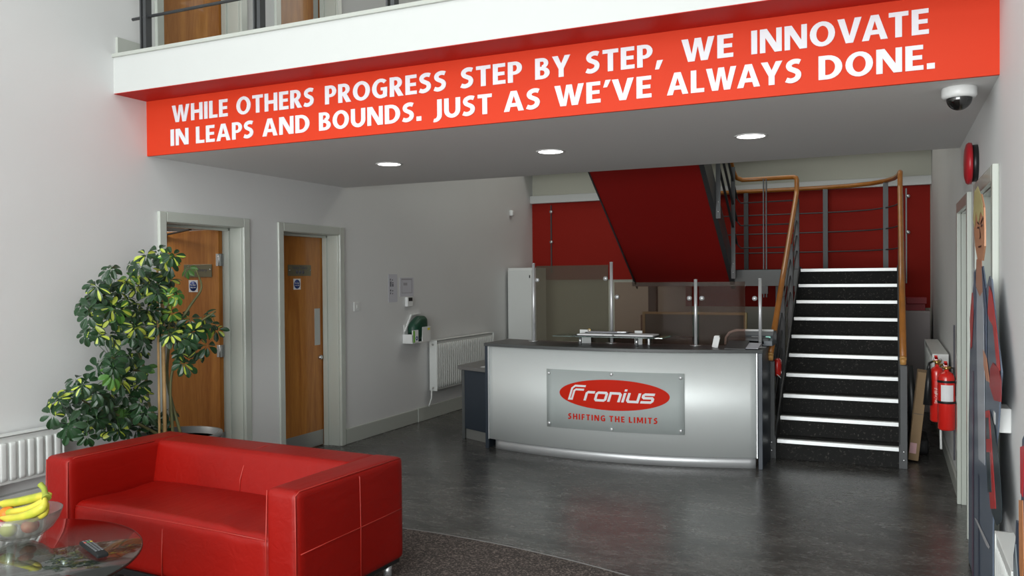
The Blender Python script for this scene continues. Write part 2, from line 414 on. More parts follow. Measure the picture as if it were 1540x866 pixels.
# red wall, ledge and bulkhead on the back wall
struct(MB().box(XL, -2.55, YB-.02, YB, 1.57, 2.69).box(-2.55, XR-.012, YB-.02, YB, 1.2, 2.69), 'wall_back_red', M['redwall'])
struct(MB().box(XL, XR, YB-.10, YB, 2.69, 2.80), 'trim_7', M['white'], .004)
struct(MB().box(XL, XR, YB-.35, YB, 3.13, 3.5), 'trim_8', M['olive'])
# baseboards
def skirting(name, parts):
    mb = MB()
    for p in parts: mb.box(*p)
    struct(mb, name, M['skirt'], .006)
skirting('baseboard_left', [(XL, XL+.022, YF, 4.32, 0, .15), (XL, XL+.022, 5.26, 5.59, 0, .15), (XL, XL+.022, 6.55, 7.87, 0, .15), (XL, XL+.03, 7.87, YB, 0, .155)])
skirting('baseboard_right', [(XR-.02, XR, YF, 4.25, 0, .12), (XR-.02, XR, 5.21, 5.62, 0, .12), (XR-.02, XR, 6.56, YB, 0, .12)])
skirting('baseboard_back', [(XL, XR, YB-.02, YB, 0, .12)])

# ------------------------------------------------------------------ doors of the left wall
def door_frame(name, y0, y1, z0, z1, side=-1, X=XL):
    """architrave + jambs; y0,y1 outer edges of the architrave."""
    s = -side
    p = .028*s
    a = MB()
    xs = sorted((X, X+p))
    iw0, iw1 = y0+.065, y1-.07
    a.box(xs[0], xs[1], y0, iw0, z0, z1).box(xs[0], xs[1], iw1, y1, z0, z1).box(xs[0], xs[1], iw0, iw1, z1-.075, z1)
    j = MB(); xs2 = sorted((X, X-.30*s)); xs3 = sorted((X-.12*s, X-.17*s))
    j.box(xs2[0], xs2[1], iw0-.01, iw0+.004, z0, z1-.07).box(xs2[0], xs2[1], iw1-.004, iw1+.01, z0, z1-.07).box(xs2[0], xs2[1], iw0, iw1, z1-.079, z1-.065)
    j.box(xs3[0], xs3[1], iw0+.004, iw0+.022, z0, z1-.079).box(xs3[0], xs3[1], iw1-.022, iw1-.004, z0, z1-.079).box(xs3[0], xs3[1], iw0+.004, iw1-.004, z1-.10, z1-.079)
    f = a.build(name, M['frame'], None, .006, 'structure')
    j.build('door_jamb', M['frame'], f, .003)
    return f
f1 = door_frame('door_1', 4.33, 5.25, 0, 2.105)
f2 = door_frame('door_2', 5.60, 6.535, 0, 2.10)
f3 = door_frame('door_3', 4.33, 5.25, 3.0, 5.11)
f4 = door_frame('door_4', 5.60, 6.535, 3.0, 5.11)

# closed door 2 : leaf in plane x=-5.0
def leaf_closed(parent, y0, y1, z0, z1, X, full=True):
    lf = MB().box(X-.044, X, y0, y1, z0, z1).build('door_leaf', M['wood'], parent, .002)
    return lf
LX = -5.0
lf2 = leaf_closed(f2, 5.672, 6.46, .008, 2.02, LX)
MB().box(LX, LX+.003, 5.69, 6.445, .012, .155).build('kick_plate', M['kick'], lf2)
MB().box(LX, LX+.004, 6.33, 6.41, .975, 1.325).build('push_plate', M['cmet'], lf2, .001)
MB().lathe([(.0, .03), (.016, .03), (.022, .02), (.022, 0)], (LX+.0, 6.40, .855), 20, 'x').build('lock_knob', M['chrome'], lf2)
pl2 = MB().box(LX, LX+.006, 5.955, 6.28, 1.637, 1.739).build('name_plate', M['plate'], lf2, .001)
for yy in (5.97, 6.265):
    MB().lathe([(.0, .010), (.005, .010), (.006, .006), (.006, 0)], (LX+.004, yy, 1.69), 10, 'x').build('screw', M['chrome'], lf2)
def pictos(parent, X):
    me_ = MB()
    for k in range(3):
        c = 6.066+k*.043
        me_.lathe([(0, 0), (.017, 0), (.017, .0015), (.0, .0015)], (X, c+.012, 1.672), 20, 'x')
    me_.build('pictogram', M['ink'], parent)
pictos(lf2, LX+.0062)
place_text('plate_lettering', 'Visitor Toilets', M['ink'], lf2, (6.01, 6.225, 1.700, 1.727), 'x', LX+.0065, .01, .001)
def fire_disc(parent, yc, zc, X):
    MB().box(X, X+.002, yc-.05, yc+.05, zc-.05, zc+.05).build('fire_door_sticker', M['whitepaper'], parent)
    MB().lathe([(0, 0), (.042, 0), (.042, .001), (0, .001)], (X+.002, yc, zc), 28, 'x').build('blue_disc', M['blue'], parent)
    place_text('disc_lettering', 'Fire door', M['whitepaper'], parent, (yc-.031, yc+.031, zc+.003, zc+.017), 'x', X+.0035, .01, .0006)
    place_text('disc_lettering', 'keep shut', M['whitepaper'], parent, (yc-.031, yc+.031, zc-.019, zc-.005), 'x', X+.0035, .01, .0006)
fire_disc(lf2, 6.082, 1.561, LX)

# open door 1 : leaf hinged at the far jamb, standing into the room behind (runs along -x, face to -y)
lf1 = MB().box(-5.80, -5.02, 5.128, 5.172, .008, 2.018).build('door_leaf', M['wood'], f1, .002)
YL = 5.128
for z in (1.77, 1.02, .30):
    MB().box(-5.045, -5.012, YL-.004, YL+.002, z-.05, z+.05).box(-5.014, -5.008, 5.12, 5.17, z-.05, z+.05).tube([(-5.012, YL-.004, z-.05), (-5.012, YL-.004, z+.05)], .006, 8).build('hinge', M['chrome'], lf1)
MB().box(-5.40, -5.09, YL-.006, YL, 1.63, 1.735).build('name_plate', M['plate'], lf1, .001)
place_text('plate_lettering', 'Entry', M['ink'], lf1, (-5.24, -5.14, 1.668, 1.70), 'y', YL-.0065, .01, .001)
MB().lathe([(0, -.010), (.006, -.010), (.006, 0)], (-5.105, YL-.002, 1.69), 10, 'y').build('screw', M['chrome'], lf1)
MB().box(-5.35, -5.25, YL-.002, YL, 1.505, 1.605).build('fire_door_sticker', M['whitepaper'], lf1)
MB().lathe([(0, -.001), (.042, -.001), (.042, 0), (0, 0)], (-5.30, YL-.002, 1.555), 28, 'y').build('blue_disc', M['blue'], lf1)
place_text('disc_lettering', 'Fire door', M['whitepaper'], lf1, (-5.331, -5.269, 1.558, 1.572), 'y', YL-.0035, .01, .0006)
place_text('disc_lettering', 'keep shut', M['whitepaper'], lf1, (-5.331, -5.269, 1.536, 1.55), 'y', YL-.0035, .01, .0006)
MB().box(-5.74, -5.66, YL-.005, YL, .66, .90).build('push_plate', M['cmet'], lf1, .001)
MB().box(-5.70, -5.60, YL-.04, YL, 1.965, 1.995).bar((-5.62, YL-.02, 1.985), (-5.12, YL-.20, 2.012), .025, .010).build('door_closer', M['black'], lf1)

# upper level doors
for f, (y0, y1) in ((f3, D1), (f4, D2)):
    lf = leaf_closed(f, y0+.005, y1-.005, 3.0, 5.03, LX)
    MB().box(LX, LX+.004, y0+.10 if f is f3 else y1-.11, y0+.17 if f is f3 else y1-.04, 3.95, 4.35).build('push_plate', M['cmet'], lf)
    if f is f3:
        MB().tube([(LX, y0+.16, 3.82), (LX+.05, y0+.16, 3.82), (LX+.05, y0+.30, 3.82)], .009, 8).build('lever_handle', M['black'], lf)

# right wall door frames and glazed leaves
f5 = door_frame('door_5', 4.265, 5.20, 0, 2.098, 1, XR)
f6 = door_frame('door_6', 5.635, 6.55, 0, 2.098, 1, XR)
for f, (y0, y1) in ((f5, (4.335, 5.125)), (f6, (5.705, 6.475))):
    lf = MB().box(XR+.075, XR+.115, y0, y0+.09, 0, 2.04).box(XR+.075, XR+.115, y1-.09, y1, 0, 2.04).box(XR+.075, XR+.115, y0+.09, y1-.09, 1.94, 2.04).box(XR+.075, XR+.115, y0+.09, y1-.09, 0, .25).build('door_leaf', M['frame'], f, .003)
    MB().box(XR+.09, XR+.098, y0+.09, y1-.09, .25, 1.94).build('glazing', M['doorglass'], lf)
    MB().tube([(XR+.07, y0+.045, .75), (XR+.03, y0+.045, .75), (XR+.03, y0+.045, 1.25), (XR+.07, y0+.045, 1.25)], .011, 10).build('pull_handle', M['chrome'], lf)

def catmull(pts, n=5):
    pts = [Vector(p) for p in pts]; P = [pts[0]*2-pts[1]]+pts+[pts[-1]*2-pts[-2]]; out = []
    for i in range(1, len(P)-2):
        for k in range(n):
            t = k/n; a, b, c, d = P[i-1:i+3]
            out.append(.5*((2*b)+(-a+c)*t+(2*a-5*b+4*c-d)*t*t+(-a+3*b-3*c+d)*t**3))
    return out+[pts[-1]]
def stroke_poly(pts, wd, closed=False):
    """offset polyline to a band of quads (2D), mitred."""
    n = len(pts); out = []
    for i in range(n):
        p = Vector(pts[i])
        a = Vector(pts[(i-1) % n]) if (i > 0 or closed) else None
        b = Vector(pts[(i+1) % n]) if (i < n-1 or closed) else None
        d1 = (p-a).normalized() if a is not None else None
        d2 = (b-p).normalized() if b is not None else None
        if d1 is None: d1 = d2
        if d2 is None: d2 = d1
        n1 = Vector((-d1.y, d1.x)); n2 = Vector((-d2.y, d2.x)); m_ = (n1+n2).normalized(); k = min(1.6, 1/max(.3, m_.dot(n1)))
        out.append((p+m_*wd/2*k, p-m_*wd/2*k))
    return out
# ---- drawn capitals (cap height 1), so the writing keeps the heavy humanist look
def _rect(a, b, c, d): return [(a, c), (b, c), (b, d), (a, d)]
def _ring(cx_, cy_, ro, so_, ri, si, t0, t1, n):
    q = []
    for i in range(n):
        a, b = R(t0+(t1-t0)*i/n), R(t0+(t1-t0)*(i+1)/n)
        q.append([(cx_+ro*math.cos(a), cy_+so_*math.sin(a)), (cx_+ro*math.cos(b), cy_+so_*math.sin(b)), (cx_+ri*math.cos(b), cy_+si*math.sin(b)), (cx_+ri*math.cos(a), cy_+si*math.sin(a))])
    return q
def _band(pts, wd, smooth=True):
    p = [(v.x, v.y) for v in catmull([(a, b, 0) for a, b in pts], 4)] if smooth else pts
    o = stroke_poly(p, wd)
    return [[tuple(o[i][0]), tuple(o[i+1][0]), tuple(o[i+1][1]), tuple(o[i][1])] for i in range(len(o)-1)]
S_ = .22
def _glyphs():
    g = {}
    g['I'] = (S_, [_rect(0, S_, 0, 1)])
    g['H'] = (.76, [_rect(0, S_, 0, 1), _rect(.54, .76, 0, 1), _rect(S_, .54, .41, .60)])
    g['E'] = (.55, [_rect(0, S_, 0, 1), _rect(S_, .54, .82, 1), _rect(S_, .51, .42, .59), _rect(S_, .55, 0, .18)])
    g['F'] = (.54, [_rect(0, S_, 0, 1), _rect(S_, .54, .82, 1), _rect(S_, .51, .41, .59)])
    g['L'] = (.53, [_rect(0, S_, 0, 1), _rect(S_, .53, 0, .18)])
    g['T'] = (.64, [_rect(.21, .43, 0, .82), _rect(0, .64, .82, 1)])
    g['N'] = (.80, [_rect(0, .20, 0, 1), _rect(.60, .80, 0, 1), [(.19, 1), (.26, 1), (.61, .0), (.54, 0)], [(.0, 1), (.26, 1), (.80, 0), (.54, 0)]])
    g['M'] = (.98, [_rect(0, .20, 0, 1), _rect(.78, .98, 0, 1), [(.0, 1), (.27, 1), (.55, .18), (.43, .10)], [(.71, 1), (.98, 1), (.55, .10), (.43, .18)]])
    g['W'] = (1.165, [[(0, 1), (.235, 1), (.37, .30), (.47, 0), (.235, 0)], [(.475, 1), (.60, 1), (.58, .66), (.47, 0), (.34, .15), (.365, .31)], [(.58, 1), (.70, 1), (.81, .31), (.80, .12), (.69, 0), (.58, .66)], [(.945, 1), (1.165, 1), (.93, 0), (.69, 0), (.80, .30)]])
    g['A'] = (.86, [[(0, 0), (.30, 1), (.44, 1), (.43, .76), (.335, .40), (.29, .22), (.235, 0)], [(.86, 0), (.56, 1), (.42, 1), (.43, .76), (.525, .40), (.57, .22), (.625, 0)], [(.28, .22), (.58, .22), (.53, .40), (.33, .40)]])
    g['V'] = (.82, [[(0, 1), (.24, 1), (.415, .28), (.415, 0), (.285, 0)], [(.59, 1), (.82, 1), (.535, 0), (.41, 0), (.41, .28)]])
    g['Y'] = (.79, [[(0, 1), (.25, 1), (.40, .62), (.40, .36), (.285, .38)], [(.55, 1), (.79, 1), (.505, .38), (.39, .36), (.395, .62)], _rect(.285, .505, 0, .42)])
    g['O'] = (.88, _ring(.44, .5, .44, .515, .21, .335, 0, 360, 24))
    g['D'] = (.78, [_rect(0, S_, 0, 1), _rect(S_, .30, .82, 1), _rect(S_, .30, 0, .18)]+_ring(.30, .5, .48, .5, .245, .32, -90, 90, 12))
    g['P'] = (.60, [_rect(0, S_, 0, 1), _rect(S_, .30, .83, 1), _rect(S_, .30, .37, .53)]+_ring(.30, .685, .31, .315, .09, .15, -90, 90, 10))
    g['R'] = (.67, [_rect(0, S_, 0, 1), _rect(S_, .30, .83, 1), _rect(S_, .32, .38, .55)]+_ring(.30, .70, .31, .30, .09, .13, -90, 90, 10)+[[(.21, .42), (.44, .46), (.68, 0), (.42, 0)]])
    g['B'] = (.65, [_rect(0, S_, 0, 1), _rect(S_, .30, .83, 1), _rect(S_, .32, .42, .59), _rect(S_, .32, 0, .17)]+_ring(.30, .745, .29, .255, .09, .09, -90, 90, 9)+_ring(.32, .285, .33, .285, .10, .12, -90, 90, 9))
    g['S'] = (.60, _band([(.53, .865), (.42, .905), (.29, .90), (.17, .83), (.13, .72), (.18, .61), (.31, .53), (.42, .46), (.475, .35), (.44, .20), (.32, .11), (.18, .09), (.04, .145)], .205))
    g['G'] = (.78, _ring(.44, .5, .44, .515, .215, .335, 48, 318, 18)+[_rect(.55, .76, .06, .55), _rect(.44, .60, .39, .55), [(.60, .0), (.76, .08), (.76, .25), (.58, .25)]])
    g['U'] = (.76, [_rect(0, S_, .38, 1), _rect(.54, .76, .38, 1)]+_ring(.38, .385, .38, .40, .16, .20, 180, 360, 12))
    g['J'] = (.42, [_rect(.19, .41, .18, 1)]+_ring(.06, .19, .35, .35, .13, .17, -100, 0, 8))
    g['.'] = (.24, [_rect(0, .24, 0, .23)])
    g[','] = (.30, [[(.08, .23), (.31, .23), (.15, -.17), (0, -.17)]])
    g['\u2019'] = (.27, [[(.09, 1.02), (.29, 1.02), (.15, .68), (0, .68)]])
    return g
GL = _glyphs()
KERN = {'AY': -.07, 'WA': -.07, 'AV': -.07, 'VA': -.09, 'AT': -.07, 'OV': -.02, 'LW': -.03, 'VE': -.0, '\u2019V': -.04, 'E\u2019': .0, 'TE': .0}
def set_line(text, a0, a1, z0, z1, fn, m, parent, depth=.003, gap=.10, space=.5, name='letter'):
    """each capital is one part; fn(x, z, d) -> world point, d = height above the carrier."""
    adv = 0; lay = []
    for i, c in enumerate(text):
        if c == ' ': adv += space; continue
        lay.append((c, adv)); adv += GL[c][0]+gap+KERN.get(text[i:i+2], 0)
    tot = lay[-1][1]+GL[lay[-1][0]][0]; k = (a1-a0)/tot; h = z1-z0
    for c, ad in lay:
        bm = bmesh.new()
        for pi_, poly in enumerate(GL[c][1]):
            ar_ = sum(poly[q][0]*poly[(q+1) % len(poly)][1]-poly[(q+1) % len(poly)][0]*poly[q][1] for q in range(len(poly)))
            if ar_ < 0: poly = poly[::-1]
            fr = [bm.verts.new(fn(a0+(ad+x)*k, z0+z*h, depth+pi_*.00006)) for x, z in poly]; bk_ = [bm.verts.new(fn(a0+(ad+x)*k, z0+z*h, 0)) for x, z in poly]
            bm.faces.new(fr); n = len(fr)
            for i in range(n): bm.faces.new((fr[i], fr[(i+1) % n], bk_[(i+1) % n], bk_[i]))
        q = MB(); q.bm.free(); q.bm = bm; q.build(name, m, parent, recalc=False)

# ------------------------------------------------------------------ beam lettering
sg = thing('slogan_lettering', 'two lines of white capital lettering across the red beam', 'lettering', (-2.2, 4.249, 2.68))
words = [
 ('WHILE', -4.571, -4.059, 1), ('OTHERS', -3.983, -3.337, 1), ('PROGRESS', -3.253, -2.373, 1), ('STEP', -2.280, -1.888, 1),
 ('BY', -1.807, -1.597, 1), ('STEP,', -1.508, -1.082, 1), ('WE', -.984, -.721, 1), ('INNOVATE', -.633, .159, 1),
 ('IN', -4.587, -4.418, 2), ('LEAPS', -4.349, -3.836, 2), ('AND', -3.763, -3.376, 2), ('BOUNDS.', -3.302, -2.547, 2),
 ('JUST', -2.465, -2.078, 2), ('AS', -2.002, -1.776, 2), ("WE\u2019VE", -1.692, -1.143, 2), ('ALWAYS', -1.061, -.394, 2), ('DONE.', -.318, .183, 2)]
for wd, a, b, ln in words:
    z0, z1 = (2.7075, 2.8245) if ln == 1 else (2.5455, 2.6600)
    set_line(wd, a, b, z0, z1, lambda x, z, d: (x, 4.2498-d, z), M['letter'], sg)

# ------------------------------------------------------------------ staircase, lower flight
RISE, GO, SY0, SXL, SXR = .1675, .2355, 7.53, -.925, .055
st = thing('staircase', 'straight lower flight of dark speckled steps with bright metal nosings and wooden handrails', 'stairs', (-.43, SY0, 0))
for k in range(10):
    y = SY0+k*GO; z = (k+1)*RISE
    stp = MB().box(SXL, SXR, y, y+.02, z-RISE, z-.002).box(SXL, SXR, y-.012, y+GO+.012, z-.035, z).build('step', M['tread'], st)
    nb = MB().box(SXL+.01, SXR-.002, y-.020, y-.012, z-.030, z+.003).box(SXL+.01, SXR-.002, y-.012, y+.035, z, z+.003)
    nb.build('nosing', M['nosing'], stp, .0015)
sl = RISE/GO
def zs(y): return RISE+(y-SY0)*sl        # pitch line
for x0, x1 in ((SXL-.012, SXL), (SXR, SXR+.012)):
    MB().prism([(SY0-.03, 0), (SY0+.18, 0), (SY0+10*GO, 1.675-.24), (SY0+10*GO, 1.675+.02), (SY0+9*GO, zs(SY0+9*GO)+.03), (SY0-.03, RISE+.03)], x0, x1, 'x').build('stringer', M['steel'], st)
def flight_rail(x, s):
    xo = x+s*.035
    for i, y in enumerate((SY0-.02, SY0+.76, SY0+1.5, SY0+2.16)):
        zt = zs(y)+.70 if i < 3 else 2.46
        z0 = 0 if i == 0 else zs(y)-.28
        p = MB().box(xo-.027, xo+.027, y-.012, y+.0, z0, zt).box(xo-.027, xo+.027, y+.012, y+.024, z0, zt)
        nb = p.build('rail_post', M['steel'], st, .002)
        for zz in ((.07, .14) if i == 0 else (z0+.05, z0+.12)):
            MB().lathe([(0, -.006), (.007, -.006), (.009, 0)], (xo, y-.012, zz), 10, 'y').build('bolt', M['chrome'], nb)
    for dz in (.20, .37, .54):
        MB().tube([(xo, SY0-.02, zs(SY0-.02)+dz), (xo, SY0+2.12, zs(SY0+2.12)+dz)], .007, 8).build('rail_bar', M['steel'], st)
flight_rail(SXL, -1); flight_rail(SXR, 1)
RT = 2.705
def handrail(x, pts_extra, name='handrail'):
    y0 = 7.40; z0 = .925
    ysl = 9.66; zsl = z0+(ysl-y0)*sl
    pts = [(x, y0, z0), (x, (y0+ysl)/2, (z0+zsl)/2), (x, ysl-.04, zsl-.03), (x, ysl-.01, zsl+.02), (x, ysl, zsl+.07), (x, ysl, RT-.04)]+pts_extra
    h = MB().tube(pts, .026, 14).build(name, M['rail'], st)
    MB().tube([(x, y0-.012, z0-.012), (x, y0-.002, z0-.002)], [.024, .028], 14).tube([(x, y0+.012, z0-.055), (x, y0+.012, z0)], [.024, .026], 14).build('rail_end_cap', M['railend'], h)
handrail(-.955, [(-.962, 9.668, RT-.012), (-.99, 9.68, RT), (-1.3, 9.72, RT+.003), (-1.56, 9.745, RT+.006), (-1.62, 9.70, RT+.03), (-1.64, 9.60, RT+.10), (-1.64, 8.6, RT+.10+1.0*sl), (-1.64, 7.6, RT+.10+2.0*sl)])
curve = [(.088, 9.69, RT-.012), (.085, 9.78, RT), (.075, 10.05, RT), (.03, 10.35, RT), (-.06, 10.60, RT), (-.22, 10.82, RT), (-.45, 10.96, RT), (-.8, 11.03, RT), (-1.5, 11.04, RT), (-2.9, 11.04, RT)]
handrail(.085, curve)

# landing
ld = thing('stair_landing', 'half landing slab with grey fascia and curved guard rail', 'landing', (-1.4, 10.3, 1.6))
LP = [(-2.85, 9.65), (.09, 9.65), (.09, 10.25), (.02, 10.6), (-.12, 10.85), (-.35, 11.02), (-.8, 11.10), (-2.85, 11.10)]
MB().prism(LP, 1.49, 1.672).build('landing_slab', M['fascia'], ld)
MB().prism([(a*1.0, b) for a, b in LP], 1.672, 1.678).build('landing_flooring', M['tread'], ld)
gp = [(.085, 9.70), (.075, 10.05), (.03, 10.35), (-.06, 10.60), (-.22, 10.82), (-.45, 10.96), (-.8, 11.03), (-1.5, 11.04), (-2.85, 11.04)]
for z in (1.90, 2.145, 2.39):
    MB().tube([(a, b, z) for a, b in gp], .008, 8).build('rail_bar', M['steel'], ld)
for (a, b), r_ in (((-.06, 10.60), 45), ((-.75, 11.02), 0), ((-1.72, 11.04), 0), ((-2.5, 11.04), 0)):
    MB().box(a-.028, a+.028, b-.014, b-.004, 1.55, RT-.02).box(a-.028, a+.028, b+.004, b+.014, 1.55, RT-.02).build('rail_post', M['steel'], ld)
# well-side guard between the two flights
for z in (1.925, 2.185, 2.445):
    MB().tube([(-.97, 9.69, z), (-1.58, 9.75, z), (-1.61, 9.66, z+.05)], .008, 8).bar((-1.61, 9.66, z+.05), (-1.61, 7.7, z+.05+1.96*sl), .026, .010).build('rail_bar', M['steel'], ld)
MB().box(-1.295, -1.283, 9.69, 9.73, 1.36, RT).box(-1.325, -1.313, 9.69, 9.73, 1.36, RT).build('rail_post', M['steel'], ld)
MB().box(-1.34, -1.27, 9.655, 9.70, 1.40, 1.62).build('post_bracket', M['steel'], ld)

# columns carrying the landing
for cx_ in (-1.18, -2.7):
    tag(MB().box(cx_-.05, cx_+.05, 10.0, 10.1, 0, 1.49).build('steel_column', M['steel'], None, .004), 'square dark steel column under the landing by the desk' if cx_ > -2 else 'square dark steel column under the left end of the landing', 'column')

# upper flight, seen from below
uf = thing('upper_staircase', 'upper flight of stairs seen from below with a plain dark red soffit', 'stairs', (-2.2, 8.6, 2.5))
def zsof(y): return 1.535+(9.65-y)*.685
X0, X1 = -2.80, -1.685
mb = MB(); y0, y1 = 9.72, 7.30
mb.prism([(y0, zsof(y0)), (y0, zsof(y0)+.03), (y1, zsof(y1)+.03), (y1, zsof(y1))], X0, X1, 'x')
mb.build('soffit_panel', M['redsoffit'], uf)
for k in range(9):
    y = 9.63-k*.235; z = 1.675+(k+1)*.1675
    MB().box(X0+.02, X1, y-.02, y, z-.1675, z).box(X0+.02, X1, y-.25, y, z-.03, z).build('step', M['tread'], uf)
for x0 in (X0-.015, X1):
    MB().prism([(9.72, zsof(9.72)-.03), (9.72, zsof(9.72)+.20), (7.30, zsof(7.30)+.36), (7.30, zsof(7.30)-.0)], x0, x0+.05 if x0 == X1 else x0+.015, 'x').build('stringer', M['steel'], uf)
for i, y in enumerate((9.42, 8.55, 7.8)):
    zb = 1.675+(9.63-y)*.7127
    p = MB().box(X1+.052, X1+.098, y-.006, y+.006, zb-.25, zb+1.0).build('rail_post', M['steel'], uf)
    for dz in (-.18, -.08):
        MB().lathe([(0, -.014), (.006, -.014), (.007, -.006)], (X1+.075, y, zb+dz), 10, 'y').build('bolt', M['chrome'], p)
MB().box(-2.9, -1.6, 6.6, 7.45, 3.0, 3.15).build('top_landing', M['white'], uf)

# glass panel brackets fixed on the red wall
for x, lab in ((-4.515, 'dark vertical channel with clips on the red wall, left of the upper flight'), (.166, 'slim vertical channel with clips on the red wall, right of the stairs')):
    t = thing('wall_channel', lab, 'channel', (x, 11.17, 2))
    MB().box(x-.008, x+.008, 11.165, 11.182, 1.5 if x > 0 else 1.67, 2.66).build('channel', M['dark'] if x < 0 else M['steelpale'], t)
    for z in (2.56, 2.12):
        MB().lathe([(.0, -.06), (.022, -.06), (.022, -.02), (.012, -.01), (.012, 0)], (x+.02, 11.165, z), 14, 'y').build('clip', M['chrome'], t)

# ------------------------------------------------------------------ reception desk
dk = thing('reception_desk', 'curved reception desk with brushed metal front and dark grey top', 'desk', (-2.2, 7.1, 0))
def yf(x): return 6.802+.136*(x+2.37)**2
NX = 40
def strip(x0, x1, off0, off1, z0, z1, name, m, parent, n=NX, bev=0, label=None):
    xs = [x0+(x1-x0)*i/n for i in range(n+1)]
    pts = [(x, yf(x)+off0) for x in xs]+[(x, yf(x)+off1) for x in reversed(xs)]
    mb = MB().prism(pts, z0, z1)
    for f in mb.bm.faces:
        if len(f.verts) == 4 and abs(f.normal.z) < .5: f.smooth = False
    return mb.build(name, m, parent, bev, label=label)
def curved_front(name, x0, x1, off, th, z0, z1, m, parent, n=48, label=None):
    bm = bmesh.new(); g = []
    for i in range(n+1):
        x = x0+(x1-x0)*i/n
        g.append([bm.verts.new((x, yf(x)+off, z0)), bm.verts.new((x, yf(x)+off, z1)), bm.verts.new((x, yf(x)+off+th, z1)), bm.verts.new((x, yf(x)+off+th, z0))])
    for i in range(n):
        for j in range(4):
            f = bm.faces.new((g[i][j], g[i+1][j], g[i+1][(j+1) % 4], g[i][(j+1) % 4])); f.smooth = j in (0, 2)
    bm.faces.new(g[0]); bm.faces.new(g[-1][::-1])
    mb = MB(); mb.bm.free(); mb.bm = bm
    return mb.build(name, m, parent, label=label)
curved_front('front_panel', -3.44, -1.02, -.03, .02, .092, .962, M['brushed'], dk)
curved_front('plinth', -3.385, -1.03, .0, .02, 0, .092, M['alu'], dk)
strip(-3.49, -.965, -.055, .52, .964, .992, 'desk_top', M['desktop'], dk, bev=.003, label='dark grey laminate top')
for x, xx in ((-3.485, -3.45), (-1.003, -.968)):
    MB().box(x, xx, yf(x)-.045, 7.75, 0, .964).build('end_panel', M['darkblue'], dk, .003)
for x in (-3.447, -1.016):
    MB().box(x, x+.009, yf(x)-.047, yf(x)-.02, .092, .962).build('edge_trim', M['alu'], dk)
MB().box(-3.45, -1.0, 7.30, 8.0, .71, .74).build('worktop', M['stone'], dk, .003)
MB().box(-3.4, -1.05, yf(-2.2)+.06+.2, yf(-2.2)+.28, .0, .95).build('inner_panel', M['darkblue'], dk)
# lower side return
sc_ = thing('side_cabinet', 'low navy side unit with grey top left of the reception desk', 'cabinet', (-3.7, 7.5, 0))
MB().prism([(-3.90, 7.275), (-3.50, 7.085), (-3.50, 7.9), (-3.90, 7.9)], .10, .695).build('body', M['darkblue'], sc_, .003)
MB().prism([(-3.88, 7.285), (-3.51, 7.11), (-3.51, 7.9), (-3.88, 7.9)], 0, .10).build('plinth', M['kick'], sc_)
MB().box(-3.915, -3.885, 7.265, 7.32, 0, .695).build('side_panel', M['desktop'], sc_)
MB().prism([(-3.96, 7.26), (-3.93, 7.22), (-3.50, 7.035), (-3.50, 7.95), (-3.96, 7.95)], .695, .73).build('cabinet_top', M['stone'], sc_, .004)
tag(MB().box(-3.66, -3.52, 7.18, 7.30, .7305, .733).build('paper_slip', M['whitepaper'], None), 'white paper slip on the low side unit', 'paper')

# sign on the desk
sn = thing('desk_sign', 'clear acrylic plate with red oval logo on the front of the reception desk', 'sign', (-2.19, 6.76, .53))
def yp(x): return yf(x)-.048
def on_curve(mesh, at):
    for v in mesh.vertices: v.co.y = yf(v.co.x)-.030-at-(v.co.y)
def cpanel(x0, x1, z0, z1, off, th, name, m, n=20):
    return curved_front(name, x0, x1, -.030-off-th, th, z0, z1, m, sn, n)
cpanel(-2.795, -1.577, .275, .79, .012, .005, 'acrylic_plate', M['acrylic'])
for x in (-2.77, -2.185, -1.605):
    for z in ((.31, .755) if x != -2.185 else (.296, .768)):
        MB().lathe([(0, -.034), (.010, -.034), (.014, -.030), (.014, 0)], (x, yf(x)-.028, z), 14, 'y').build('standoff', M['alu'], sn)
# red oval
bm = bmesh.new(); cxo, czo, ra, rb = -2.180, .588, .487, .132
tilt = 0
vs = []
for ring in range(9):
    rr = ring/8; row = []
    for j in range(64):
        t = 2*PI*j/64; x = cxo+ra*rr*math.cos(t); z = czo+rb*rr*math.sin(t)
        row.append(bm.verts.new((x, yf(x)-.030-.0195, z)) if ring else None)
    vs.append(row)
cv = bm.verts.new((cxo, yf(cxo)-.0495, czo))
for ring in range(8):
    for j in range(64):
        k = (j+1) % 64
        if ring == 0: bm.faces.new((cv, vs[1][j], vs[1][k]))
        else: bm.faces.new((vs[ring][j], vs[ring+1][j], vs[ring+1][k], vs[ring][k]))
ext = bmesh.ops.extrude_face_region(bm, geom=bm.faces[:])
for v in [g for g in ext['geom'] if isinstance(g, bmesh.types.BMVert)]: v.co.y += .002
mbo = MB(); mbo.bm.free(); mbo.bm = bm; MSR = mat('sign_red', (.62, .018, .004), .6, spec=.15); mbo.build('red_oval', MSR, sn)
